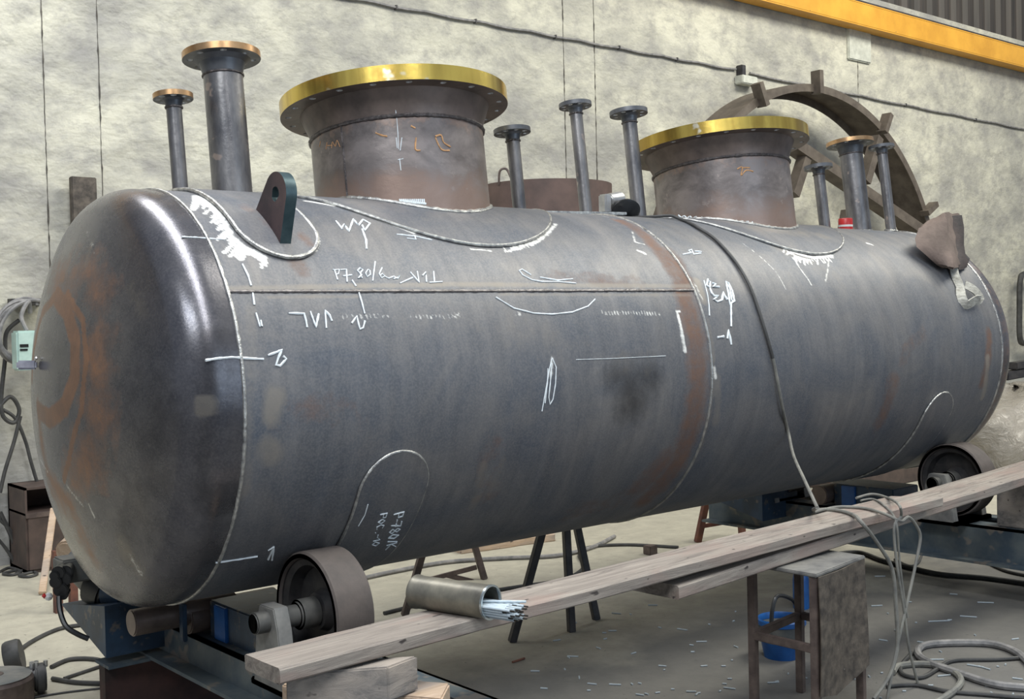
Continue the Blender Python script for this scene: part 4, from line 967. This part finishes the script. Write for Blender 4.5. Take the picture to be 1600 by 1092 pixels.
# blue crate behind the stool
c = on_z(1222, 1025, 0.)
bc = empty('plastic_basin', 'blue-rimmed plastic basin with a black handle on the floor behind the stool', 'basin', (c[0], c[1], 0))
k = MB(); k.lathe([(.0, .01), (0.0600, 0.0085), (0.0680, 0.0000), (0.0800, 0.0638), (0.0752, 0.0638), (0.0640, 0.0170), (0, .02)], (c[0], c[1], 0), n=32); k.build('basin_foot', 'bluebright', bc, world=True)
k = MB(); k.lathe([(0.0796, 0.0620), (0.0896, 0.1275), (0.0856, 0.1275), (0.0752, 0.0620)], (c[0], c[1], 0), n=32, closed=True); k.build('basin_wall', 'dust', bc, world=True, label='grey wall of the basin')
k = MB(); k.lathe([(0.0896, 0.1258), (0.0936, 0.1292), (0.0936, 0.1462), (0.0888, 0.1513), (0.0848, 0.1445), (0.0848, 0.1258)], (c[0], c[1], 0), n=32, closed=True); k.build('basin_rim', 'bluebright', bc, world=True, label='bright blue rim')
k = MB(); k.tube(spline([c+np.array(q) for q in ((-.09, -.02, .13), (-.08, -.02, .2), (-.045, -.02, .245), (.05, -.02, .21), (.09, -.02, .135))], 6), .008, 8); k.build('handle', 'black', bc, world=True, label='black bent handle')
c = on_z(1252, 950, 0.)
bt = empty('blue_bottle', 'upright bright blue bottle on the floor, half hidden by the stool post', 'bottle', (c[0], c[1], 0))
k = MB(); k.lathe([(0, 0), (.034, 0), (.036, .01), (.036, .13), (.03, .16), (.014, .18), (.014, .19), (0, .19)], (c[0], c[1], 0), n=24); k.build('bottle_body', 'bluebright', bt, world=True)
k = MB(); k.lathe([(.017, .18), (.017, .21), (0, .21)], (c[0], c[1], 0), n=16); k.build('cap', 'black', bt, world=True)

# electrode tin and electrodes
ta = on_z(641, 935, H-.462); 
tl = on_z(655, 938, H-.455); tr = on_z(776, 960, H-.462)
A = np.array(on_y(650, 925, -.93)); B = np.array(on_y(768, 942, -1.05))
ztop = H-.537
rad = .042
dpt = 0
A = on_z(651, 924, ztop+rad+.002); B = on_z(767, 941, ztop+rad+.002)
dr = (B-A)/np.linalg.norm(B-A)
et = empty('electrode_tin', 'dented round tin lying on the upper plank, full of welding electrodes', 'tin', B)
k = MB(); k.lathe([(rad-.002, .0), (rad+.002, 0.), (rad+.002, .006), (rad, .01), (rad, np.linalg.norm(B-A)), (rad-.003, np.linalg.norm(B-A)), (rad-.003, .004), (0, .004)], A, dr, 40); k.build('tin_tube', 'tin', et, world=True)
k = MB(); k.lathe([(rad+.0015, -.004), (rad+.0015, .002), (rad-.0035, .002), (rad-.0035, -.004)], B, dr, 40, closed=True); k.build('tin_rim', 'tin_bright', et, world=True, label='bright rim')
d_, s_, u_ = frame_of(np.zeros(3), dr)
if u_[2] < 0: u_ = -u_
n_e = 0; rr = random.Random(11); protoE = None
sid = np.cross(d_, [0, 0, 1]); sid /= np.linalg.norm(sid)
for row in range(5):
    for c in range(9):
        xx = (c-4)*.0078+(row % 2)*.0039; zz = -rad+.0085+row*.0072
        if math.hypot(xx, zz) > rad-.007: continue
        ln = rr.uniform(.26, .30); out = rr.uniform(.07, .1)
        base = B+sid*xx+np.array([0, 0, 1.])*zz+dr*(out-ln)
        if protoE is None:
            k = MB(); k.cyl((0, 0, 0), (ln-.012, 0, 0), .0038, n=8); protoE = k.build('welding_electrode', 'rod'); k = MB(); k.cyl((ln-.012, 0, 0), (ln, 0, 0), .002, n=6); k.build('bare_tip', 'rod_tip', protoE, label='dark bare tip'); e = protoE
            tag(e, 'pale coated welding electrode sticking out of the tin', 'welding electrode', 'electrodes in the tin')
        else: e = copy_tree(protoE)
        q = Vector(dr).to_track_quat('X', 'Z'); e.rotation_mode = 'QUATERNION'; e.rotation_quaternion = q; e.location = Vector(base); n_e += 1
k = MB(); la = on_z(752, 939, H-.49); lb = on_z(822, 940, H-.49); k.cyl(la, lb, .0033, n=8); tag(k.build('welding_electrode', 'rod'), 'single electrode lying crossways on top of the bundle in the tin', 'welding electrode')

# ------------------------------------------------------------------ trestles
def trestle(label, mat, feet, top, bars, rb=.03):
    c = np.mean([f for f in feet], axis=0); t = empty('trestle', label, 'trestle', (c[0], c[1], 0))
    for f, tp in zip(feet, top):
        k = MB(); k.bar(f, tp, rb, rb, up=(.3, 1, 0)); k.build('leg', mat, t, world=True, bev=.002)
    for a, b_ in bars:
        k = MB(); k.bar(a, b_, .022, .022); k.build('crossbar', mat, t, world=True, bev=.002)
def F0(x_, y_): p = on_z(x_, y_, 0.); return p
def atd(x_, y_, ref):      # pixel at the same distance as ref
    d = ray(x_, y_); t = (np.array(ref)-CAM)@FW; return CAM+d*t
f1 = F0(690-62, 962); 
def A_frame(p_foot, p_top, p_foot2, p_top2): pass
# nearest dark trestle: legs (893,985),(934,968),(800,1003),(832,913)
a = F0(800, 1003); b_ = F0(932, 968); c = F0(893, 987); d2 = F0(826, 930)
zt_ = H-R-.03
tpx = lambda x_, y_, f: atd(x_, y_, f)
ta_, tb_ = tpx(851, 815, a), tpx(900, 815, b_); tc_ = tpx(884, 815, c)
trestle('dark steel trestle under the middle of the tank', 'darkbar', [a, b_, c], [ta_, tb_, tc_], [(a*.72+ta_*.28, b_*.75+tb_*.25), (tb_, tc_), (ta_, tb_)])
# rusty trestle to the left
a = F0(632, 962); b_ = F0(757, 905); ta_, tb_ = tpx(664, 850, a), tpx(738, 840, b_)
c = F0(640, 925)
m1 = tpx(686, 900, b_); m2 = tpx(745, 886, b_); m3 = tpx(696, 898, b_); m4 = tpx(795, 922, b_)
trestle('rusty A-shaped trestle under the tank behind the electrode tin', 'rustbar', [a, b_], [ta_, tb_], [(tpx(672, 905, b_), m2), (m3, m4), (ta_, tb_)])
# red-brown trestle to the right
a = F0(1090, 847); ta_ = tpx(1103, 785, a); b_ = F0(1140, 835); tb_ = tpx(1128, 775, b_)
trestle('red-brown trestle beside the far roller stand', 'rustred', [a, F0(1160, 838)], [ta_, tpx(1155, 775, F0(1160, 838))], [(tpx(1098, 822, a), tpx(1150, 813, a)), (ta_, tpx(1155, 775, F0(1160, 838)))], .035)
# plank piece on floor behind
a = F0(722, 866); b_ = F0(798, 856); k = MB(); dd = b_-a; dd[2] = 0; Ln = np.linalg.norm(dd); 
plank((a[0], a[1], .045), (a[0]+.62, a[1]-.1, .045), .12, .045, 'timber', 'wood_offcut', 'orange-brown board lying on the floor behind the tank', 'wood offcut', seed=8)
k = MB(); c = F0(1016, 866); k.prism([(-.03, -.03), (.03, -.03), (.035, .03), (-.028, .03)], (c[0], c[1], 0), (1, 0, 0), (0, 1, 0), (0, 0, 1), .05); tag(k.build('steel_offcut', 'rustbar', bev=.004), 'small square steel offcut standing on the bare floor behind the planks', 'offcut')

# ------------------------------------------------------------------ cables
ca = empty('draped_cable', 'grey cable hanging over the tank and looped over the planks', 'cable', on_y(1277, 793, -1.0))
sp0 = spline(tank_cable_pts, 8); k = MB(); k.tube(sp0[:73], .0065, 8); k.build('cable_run', 'rubber', ca, world=True, label='dark run lying over the tank')
k = MB(); k.tube(sp0[72:], .006, 8); k.build('cable_run', 'cable_grey', ca, world=True, label='pale run hanging off the tank')
PT = H-.502; PB_ = H-.54
def onp(x_, y_, z=None): return on_z(x_, y_, (H-.50) if z is None else z)
def hang(x_, y_, yy=-1.14): return on_y(x_, y_, yy)
k = MB(); k.tube(spline([on_y(1277, 793, -1.0), onp(1272, 797), onp(1300, 796), onp(1330, 803), hang(1345, 815), hang(1372, 850), hang(1394, 890), hang(1400, 950), hang(1402, 1010), hang(1390, 1055), hang(1365, 1092)], 9), .0068, 8)
k.build('cable_run', 'cable_grey', ca, world=True)
cable([onp(1272, 800), onp(1310, 792), onp(1350, 794), onp(1380, 802), hang(1402, 812), hang(1410, 814), hang(1420, 808), hang(1432, 822), hang(1438, 840), hang(1432, 875), hang(1420, 930), hang(1404, 1000), hang(1390, 1070), hang(1384, 1110)], .0055, 'draped_cable', 'thin grey cable with a round loop beside the plank ends', 'cable_grey')
cable([onp(1338, 778), onp(1362, 772), onp(1385, 777), hang(1404, 788), hang(1408, 806), hang(1398, 820), hang(1398, 850), hang(1404, 900), hang(1412, 950), hang(1420, 1010), hang(1432, 1060), hang(1445, 1110)], .005, 'draped_cable', 'thin pale cable looped over the plank end and falling straight to the floor', 'cable_grey')
cable([onp(1345, 782), onp(1365, 780), onp(1384, 792), hang(1400, 815), hang(1405, 870), hang(1412, 930), hang(1418, 965)], .004, 'draped_cable', 'thinnest cable hanging down between the other loops', 'cable_grey')
def fcable(px_, r, label, mat='rubber', n=8, g=None):
    return cable([on_z(x_, y_, r) for x_, y_ in px_], r, 'floor_cable', label, mat, n=n, group=g)
fcable([(1290, 868), (1340, 863), (1380, 876), (1420, 886), (1470, 897), (1540, 903), (1620, 914)], .012, 'thick black cable crossing the floor behind the stool')
fcable([(1398, 874), (1420, 884), (1434, 880), (1440, 868)], .007, 'short black cable curl under the plank end')
fcable([(1545, 880), (1575, 893), (1620, 902)], .008, 'thin cable lying below the far stand at the right edge')
fcable([(1620, 1050), (1590, 1020), (1550, 1006), (1490, 1004), (1445, 1008), (1434, 1020), (1450, 1034), (1500, 1052), (1560, 1070), (1640, 1076)], .014, 'thick hose coiled at the bottom right of the floor', 'hose')
fcable([(1620, 1026), (1560, 1030), (1490, 1032), (1465, 1045), (1440, 1058), (1412, 1054), (1408, 1040), (1425, 1020)], .008, 'thin black hose loop inside the coil')
fcable([(1395, 1050), (1405, 1040), (1440, 1037), (1475, 1042), (1500, 1058), (1495, 1075), (1460, 1100)], .012, 'grey hose end of the floor coil', 'cable_grey')
fcable([(1385, 1072), (1430, 1070), (1480, 1080), (1540, 1085), (1620, 1092)], .008, 'black cable along the bottom edge right of the stool')
fcable([(560, 905), (620, 892), (700, 878), (790, 872), (870, 868), (925, 855), (960, 838)], .012, 'grey hose lying behind the trestles', 'hose')
fcable([(600, 958), (700, 934), (800, 918), (880, 905), (912, 886), (905, 868), (920, 855), (980, 851), (1060, 855)], .009, 'thin dark cable running from the trestle feet to the right')
fcable([(10, 1035), (45, 1005), (90, 983), (130, 976)], .009, 'black cable arcing across the floor at lower left')
fcable([(80, 1042), (110, 1030), (150, 1030), (175, 1040)], .009, 'black cable loop right of the connector drum')
fcable([(100, 1060), (130, 1050), (175, 1035)], .007, 'thin dark cable under the loop at lower left')
fcable([(82, 1060), (120, 1066), (175, 1068)], .009, 'black cable leaving the connector drum to the right')
fcable([(40, 1092), (100, 1082), (160, 1075)], .004, 'very thin cable at the bottom left edge')
for i, (x_, y_) in enumerate(((15, 893), (40, 896))): fcable([(x_-15, y_), (x_, y_-6), (x_+18, y_), (x_+5, y_+5), (x_-10, y_+3), (x_+10, y_-2)], .008, 'tangled cable heap on the floor by the wall, %s one' % ('left' if i == 0 else 'right'))

# debris: electrode stubs on the floor
stub = None; rr = random.Random(5)
spots = [(1066, 983, 30, .055), (1096, 1002, 5, .05), (963, 958, 20, .05), (957, 985, 0, .04), (895, 1025, 15, .05), (961, 1069, 5, .05), (836, 1048, 0, .04), (1467, 970, -3, .11), (1513, 963, 18, .08), (1508, 1008, 2, .11), (1524, 1040, 32, .07), (1538, 1043, 50, .06), (1462, 1030, 2, .07), (1540, 941, 10, .08), (1380, 1000, 25, .04), (1586, 998, -15, .04), (1552, 1072, 18, .06), (1140, 1075, 20, .05), (1208, 1066, 0, .05), (1080, 1080, 10, .04), (1475, 1055, -8, .06), (925, 1068, 15, .04), (1370, 946, 0, .06), (1375, 900, 0, .06), (1490, 928, 20, .04), (870, 1000, -20, .04), (1020, 945, 10, .05), (905, 1058, 70, .03), (935, 1012, 40, .03), (1035, 1040, 15, .035), (1100, 1040, -10, .03), (1150, 1010, 50, .03), (990, 1020, -30, .03), (1420, 940, 10, .03), (1440, 1003, 30, .04), (1560, 1030, 60, .03), (1590, 1060, 20, .04), (1400, 985, 70, .03), (850, 1075, 10, .03), (1000, 1085, 25, .035)]
for i in range(60): spots.append((rr.uniform(880, 1600), rr.uniform(950, 1090), rr.uniform(0, 180), rr.uniform(.008, .022)))
for x_, y_, an, ln in spots:
    if stub is None:
        k = MB(); k.cyl((-.5, 0, 0), (.5, 0, 0), 1., n=8); stub = k.build('electrode_stub', 'stub'); e = stub
    else: e = stub.copy(); COL.objects.link(e)
    p = on_z(x_, y_, .0035); rad_ = .003
    e.location = Vector((p[0], p[1], .0031)); ln *= .85; e.rotation_euler = (0, 0, -YAW-math.radians(an)*1.3+rr.uniform(-.1, .1)); e.scale = (ln, rad_, rad_)
    tag(e, 'short pale electrode stub scattered on the sooty floor', 'electrode stub', 'electrode stubs on the floor')
k = MB(); p = on_z(810, 1032, .004); k.cyl((p[0]-.03, p[1], .0045), (p[0]+.035, p[1]+.005, .0045), .0045, n=8); tag(k.build('red_stub', 'rustred'), 'short reddish rod on the floor below the electrode tin', 'rod')

# ------------------------------------------------------------------ background things
# steel ring frame leaning by the wall
RC = np.array([7.704, 3.0, .214+H]); RO = 2.085; RI = 2.0
rg = empty('steel_ring', 'huge brown steel ring frame standing against the wall behind the tank', 'ring frame', (RC[0], 3.0, 0))
k = MB(); a0 = -math.asin((RC[2])/RO)+.02; arc = np.linspace(a0, math.pi-a0, 120); dp = .34
V = []; F = []
prof = [(RO, 0), (RO, dp), (RO-.012, dp), (RO-.012, .012), (RI, .012), (RI, 0)]
prof = [(RO, -.0), (RO, dp), (RI+.05, dp), (RI+.05, dp-.012), (RO-.015, dp-.012), (RO-.015, .012), (RI, .012), (RI, 0)]
prof = [(RO, 0), (RO, dp), (RI, dp), (RI, dp-.01), (RO-.012, dp-.01), (RO-.012, .01), (RI+.015, .01), (RI+.015, 0)]
for t in arc:
    for r_, y_ in prof: V.append((RC[0]+r_*math.cos(t), 3.0+y_, RC[2]+r_*math.sin(t)))
m_ = len(prof)
for i in range(len(arc)-1): F += [(i*m_+j, i*m_+(j+1) % m_, (i+1)*m_+(j+1) % m_, (i+1)*m_+j) for j in range(m_)]
F += [tuple(range(m_)), tuple(range((len(arc))*m_-1, (len(arc)-1)*m_-1, -1))]
k.add(V, F); k.build('ring_section', 'ring', rg, world=True, ang=.5)
for (bx, by) in ((1274, 122), (1188, 158), (1378, 200), (1460, 316)):
    p = on_y(bx, by, 3.0); d = np.array([p[0]-RC[0], 0, p[2]-RC[2]]); d /= np.linalg.norm(d); q = RC+d*(RO-.09)
    k = MB(); tn_ = np.array([-d[2], 0, d[0]]); k.bar(q+np.array([0, -.02, 0]), RC+d*(RO+.12)+np.array([0, -.02, 0]), .055, .1, up=(0, 1, 0)); k.build('stub_bracket', 'ring', rg, world=True, smooth=False)
k = MB(); A = on_y(1205, 205, 3.02); B = on_y(1450, 372, 3.02); k.bar(A, B, .1, .16, up=(0, 1, 0)); k.build('brace', 'ring', rg, world=True, smooth=False)
for (p, q) in (((1258, 243), (1238, 305)), ((1325, 330), (1316, 380))):
    k = MB(); A = on_y(*p, 3.0); B = on_y(*q, 3.0); k.bar(A, B, .09, .1, up=(0, 1, 0)); k.build('brace', 'ring', rg, world=True, smooth=False)
k = MB(); A = on_y(1392, 270, 3.3); B = on_y(1425, 375, 3.3); k.bar(A, B, .07, .03, up=(0, 1, 0)); k.build('brace', 'ring', rg, world=True, smooth=False)
k = MB(); A = on_y(1370, 215, 3.02); B = on_y(1350, 285, 3.02); k.bar(A, B, .09, .1, up=(0, 1, 0)); k.build('brace', 'ring', rg, world=True, smooth=False)
# wide low drum behind the tank
DY = 2.75; dc = on_y(849, 300, DY); xl = on_y(766, 290, DY)[0]; xr = on_y(932, 290, DY)[0]; rdm = (xr-xl)/2*.93; zt2 = on_y(849, 281, DY-rdm*.6)[2]
dm = empty('steel_drum', 'wide open dark red steel drum standing behind the tank', 'drum', (dc[0], DY, 0))
k = MB(); k.lathe([(rdm, 0), (rdm, zt2), (rdm-.012, zt2), (rdm-.012, .02), (0, .02)], ((xl+xr)/2, DY, 0), n=72); k.build('drum_wall', 'drum', dm, world=True, ang=.5)
k = MB(); hx = on_y(768, 275, 1.7)[0]; k.tube(spline([((xl+xr)/2-rdm, DY-.05, zt2-.02), ((xl+xr)/2-rdm-.005, DY-.07, zt2+.07), ((xl+xr)/2-rdm+.03, DY-.1, zt2+.08), ((xl+xr)/2-rdm+.04, DY-.14, zt2)], 5), .008, 6); k.build('handle', 'rustbar', dm, world=True)
# plate standing against the wall at left
a = on_y(109, 276, 3.47); b_ = on_y(148, 276, 3.47); k = MB(); k.box((a[0], 3.44, 0), (b_[0], 3.49, a[2])); ob = k.build('steel_plate', 'post', bev=.005); tag(ob, 'tall narrow tarry steel plate leaning on the wall behind the near head', 'steel plate')
# brown cabinet
a = on_y(38, 763, 3.2); b_ = on_y(100, 763, 3.2); zc0 = 0
cbn = empty('steel_cabinet', 'brown steel cabinet with an open top shelf against the wall at left', 'cabinet', ((a[0]+b_[0])/2, 3.3, 0))
Wc = .36; Hc = a[2]; k = MB(); x0 = a[0]; t_ = .012
k.box((x0, 3.2, 0), (x0+t_, 3.5, Hc)); k.box((x0+Wc-t_, 3.2, 0), (x0+Wc, 3.5, Hc)); k.box((x0, 3.48, 0), (x0+Wc, 3.5, Hc)); k.box((x0, 3.2, Hc-t_), (x0+Wc, 3.5, Hc)); k.box((x0, 3.2, Hc-.14-t_), (x0+Wc, 3.5, Hc-.14)); k.box((x0, 3.2, 0), (x0+Wc, 3.5, .02))
k.build('cabinet_body', 'cabinet', cbn, world=True, smooth=False)
k = MB(); k.box((x0+.01, 3.19, .02), (x0+Wc-.01, 3.2, Hc-.16)); k.build('door', 'cabinet', cbn, world=True, bev=.002)
k = MB(); k.box((x0, 3.185, Hc-.165), (x0+Wc, 3.2, Hc-.14)); k.build('shelf_edge', 'rustbar', cbn, world=True, smooth=False, label='lighter shelf edge')
k = MB(); A = on_z(66, 930, .0); B = on_y(84, 795, 3.15); k.bar(A+np.array([0, 0, .01]), B, .035, .02); tag(k.build('wooden_stick', 'timber', bev=.003), 'wooden batten leaning against the brown cabinet', 'batten')
a = on_z(80, 905, .0); fr = empty('sawhorse', 'low dark red steel sawhorse standing in front of the cabinet', 'sawhorse', (a[0], a[1], 0))
FY = 2.2
for p, q in (((88, 862), (130, 852)), ((86, 878), (130, 868))):
    k = MB(); A = on_y(*p, FY); B = on_y(*q, FY); k.bar(A, B, .03, .03); k.build('rail', 'rustred', fr, world=True, smooth=False)
for p in ((88, 860), (112, 856)):
    A = on_y(*p, FY); k = MB(); k.bar((A[0], FY, 0), A, .035, .035, up=(0, 1, 0)); k.build('upright', 'rustred', fr, world=True, smooth=False)

# cable coil, feeder box on the wall at left
cc = on_y(42, 512, 3.4)
cr = empty('wall_hook', 'dark steel bar hook on the wall at the left edge carrying coiled hose', 'hook', on_y(30, 468, WY))
k = MB(); A = on_y(15, 470, WY-.06); B = on_y(66, 468, WY-.06); k.box((A[0], WY-.08, A[2]-.015), (B[0], WY-.02, A[2]+.012)); k.build('hook_bar', 'darkbar', cr, world=True, smooth=False)
for xx in (16, 40, 58):
    k = MB(); A = on_y(xx, 470, WY); k.box((A[0]-.008, WY-.2, A[2]-.03), (A[0]+.008, WY, A[2]-.012)); k.build('prong', 'bracket', cr, world=True, smooth=False)
pts = []
for i in range(150):
    t = 2*math.pi*i/30; rr_ = .165+.012*math.sin(i*.37); pts.append((cc[0]+rr_*math.cos(t)+.01*math.sin(i*.21), 3.44-.0018*i*.4, cc[2]-.02+rr_*1.05*math.sin(t)))
k = MB(); k.tube(pts, .011, 7); tag(k.build('hose_coil', 'hose'), 'coiled grey hose hanging on the wall hook', 'hose')
a = on_y(21, 517, 3.25); b_ = on_y(48, 578, 3.25)
wf = empty('wire_feeder', 'mint-green boxed pendant hanging below the coiled hose, partly behind the head', 'pendant control', (a[0], 3.25, b_[2]))
k = MB(); k.box((a[0], 3.2, b_[2]), (a[0]+.14, 3.3, a[2])); k.build('casing', 'mint', wf, world=True, bev=.01)
k = MB(); k.box((a[0]+.015, 3.195, (a[2]+b_[2])/2+.02), (a[0]+.06, 3.2, (a[2]+b_[2])/2+.035)); k.box((a[0]+.015, 3.195, (a[2]+b_[2])/2), (a[0]+.055, 3.2, (a[2]+b_[2])/2+.01)); k.build('print_lines', 'black', wf, world=True, smooth=False, label='two dark print lines')
k = MB(); k.tube(spline([(a[0]+.07, 3.25, a[2]), (a[0]+.05, 3.27, a[2]+.08), (a[0]+.1, 3.3, a[2]+.16), (a[0]+.12, 3.34, a[2]+.1)], 6), .012, 8); k.build('hanger', 'hose', wf, world=True)
# measuring clamp near the crown
yz = head_hit(60, 570); hr_ = math.hypot(*yz); hxx = -float(np.interp(hr_, [p[0] for p in HP], [p[1] for p in HP])); CP = T_world((hxx, yz[0], yz[1]))
cp = empty('test_clip', 'small clear and dark clip stuck on the crown of the near head', 'clip', CP)
E_ = CP+RT*(-.05)+np.array([-.012, 0, 0]); k = MB(); k.bar(E_, CP+np.array([-.004, 0, 0]), .02, .026); k.build('clip_body', 'glass', cp, world=True, bev=.005)
k = MB(); k.lathe([(0, -.006), (.006, 0), (0, .006)], CP+np.array([-.008, -.008, .02]), n=10); k.build('clip_knob', 'silver', cp, world=True)
def wcable(px_, r, label, yy=3.45): return cable([on_y(x_, y_, yy) for x_, y_ in px_], r, 'hanging_cable', label, 'rubber')
wcable([(30, 500), (10, 520), (8, 560), (2, 620), (5, 650), (22, 660), (30, 640), (16, 620), (-5, 640)], .012, 'dark cable looping below the hose coil at the left edge')
wcable([(5, 640), (25, 655), (40, 690), (48, 720), (60, 760)], .01, 'dark cable hanging behind the crown of the near head')
wcable([(32, 650), (22, 690), (8, 735), (0, 770)], .011, 'dark cable with a thick joint hanging at the left edge')
wcable([(0, 800), (12, 825), (28, 860), (48, 884)], .012, 'dark cable sloping down the wall beside the cabinet')
wcable([(-3, 810), (10, 822), (30, 845), (58, 884)], .009, 'second dark cable beside the first, ending at the cabinet foot')
wcable([(-5, 840), (10, 858), (26, 884)], .009, 'short dark cable lowest at the left edge of the wall')

# round plate and connector drum at lower left
p = on_z(8, 1062, .1); dk = empty('cable_reel', 'low round dusty reel cut by the lower left corner', 'reel', (p[0]-.0, p[1], 0))
px0 = on_z(0, 1052, .1)
k = MB(); k.lathe([(0, .0), (.13, 0), (.135, .01), (.135, .085), (.125, .1), (.04, .1), (.035, .108), (0, .108)], (px0[0]-.03, px0[1]-.02, 0), n=48); k.build('reel_body', 'rustbar', dk, world=True, ang=.5)
k = MB(); k.lathe([(.0, .1085), (.12, .1015), (.128, .1), (0, .1)], (px0[0]-.03, px0[1]-.02, 0), n=48); k.build('reel_top', 'dust', dk, world=True, ang=.5, label='dusty pale top face')
p = on_z(22, 1036, .04); k = MB(); k.lathe([(0, -.03), (.06, -.03), (.065, -.02), (.065, .02), (.06, .03), (0, .03)], (p[0], p[1], .065), (.9, -.4, .2), 32); tag(k.build('round_motor', 'rubber'), 'dark round housing lying behind the reel at lower left', 'motor')
p1 = on_z(32, 1064, .055); p2 = on_z(72, 1058, .055)
cdm = empty('cable_connector', 'black glossy ribbed cable connector lying on the floor at lower left', 'connector', (p2[0], p2[1], 0))
k = MB(); k.cyl(p1, p1*.45+p2*.55, .045, .05, 18); k.build('connector_shell', 'black', cdm, world=True, bev=.008)
k = MB(); k.cyl(p1*.45+p2*.55, p2, .055, .055, 18); 
k.build('connector_collar', 'rubber', cdm, world=True, bev=.008)
k = MB()
for i in range(7):
    t = i*.9; c_ = p2*(1-i*.13)+p1*(i*.13); k.cyl(c_+np.array([0, 0, .04])+sid*.03*math.sin(t), c_+np.array([0, 0, .062])+sid*.03*math.sin(t), .008, n=8)
k.build('screw', 'silver', cdm, world=True)

# plastic-wrapped heap, brown boxes and tools at the right
hp = MB(); hc = on_z(1600, 735, 0.); V = []; F = []; nu, nv = 48, 30; rr = random.Random(9)
cx0, cy0 = 8.6, 1.65
for j in range(nv+1):
    for i in range(nu):
        t = 2*math.pi*i/nu; f = j/nv; r1, r2 = 1.15*(1-f**3*.97), .78*(1-f**3*.97)
        nz_ = .06*math.sin(5*t+f*7)+.04*math.sin(9*t-f*11)+.03*math.sin(17*t+f*23)
        z = .62*(1-(1-f)**2)*(1+.06*math.sin(3*t)); V.append((cx0+(r1+nz_)*math.cos(t), cy0+(r2+nz_)*math.sin(t), z if j else 0))
for j in range(nv): F += [(j*nu+i, j*nu+(i+1) % nu, (j+1)*nu+(i+1) % nu, (j+1)*nu+i) for i in range(nu)]
F.append(tuple(range(nv*nu, nv*nu+nu))); hp.add(V, F); ob = hp.build('wrapped_heap', 'plastic', ang=2.); tag(ob, 'heap wrapped in shiny crumpled plastic beyond the far head', 'wrapped goods')
a = on_y(1340, 748, 1.5); b_ = on_y(1437, 728, 1.5)
k = MB(); k.box((a[0], 1.5, 0), (b_[0]+.05, 2.1, a[2]+.03)); tag(k.build('brown_crate', 'cabinet', bev=.006), 'low brown crate seen under the far end of the tank, left of the far wheel', 'crate')
a = on_y(1300, 760, 2.2)
for i, x_ in enumerate((1298,)):
    f = F0(x_, 775); k = MB(); k.bar(f, atd(x_+2, 745, f), .03, .03, up=(0, 1, 0)); tag(k.build('steel_post', 'rustred'), 'short red-brown post on the bright floor under the far end', 'post')
# hose loop and clamp at the right edge
cable([on_y(1620, 430, 3.4), on_y(1600, 428, 3.4), on_y(1594, 440, 3.4), on_y(1593, 480, 3.4), on_y(1594, 530, 3.4), on_y(1605, 536, 3.4), on_y(1625, 536, 3.4)], .035, 'wall_hose', 'thick black hose loop on the wall at the right edge', 'rubber', 'hose')
vs_ = empty('bench_vise', 'dark vise-like clamp at the right edge above the wrapped heap', 'vise', on_y(1590, 600, 2.2))
k = MB(); A = on_y(1580, 572, 2.2); B = on_y(1620, 566, 2.2); k.bar(A, B, .12, .07); k.build('jaw', 'darkbar', vs_, world=True, bev=.01)
k = MB(); A = on_y(1566, 588, 2.2); B = on_y(1620, 578, 2.2); k.bar(A, B, .12, .08); k.build('body', 'darkbar', vs_, world=True, bev=.01)
k = MB(); A = on_y(1610, 582, 2.2); k.cyl((A[0], 2.2, 0), A, .05, n=16); k.build('stand', 'darkbar', vs_, world=True)
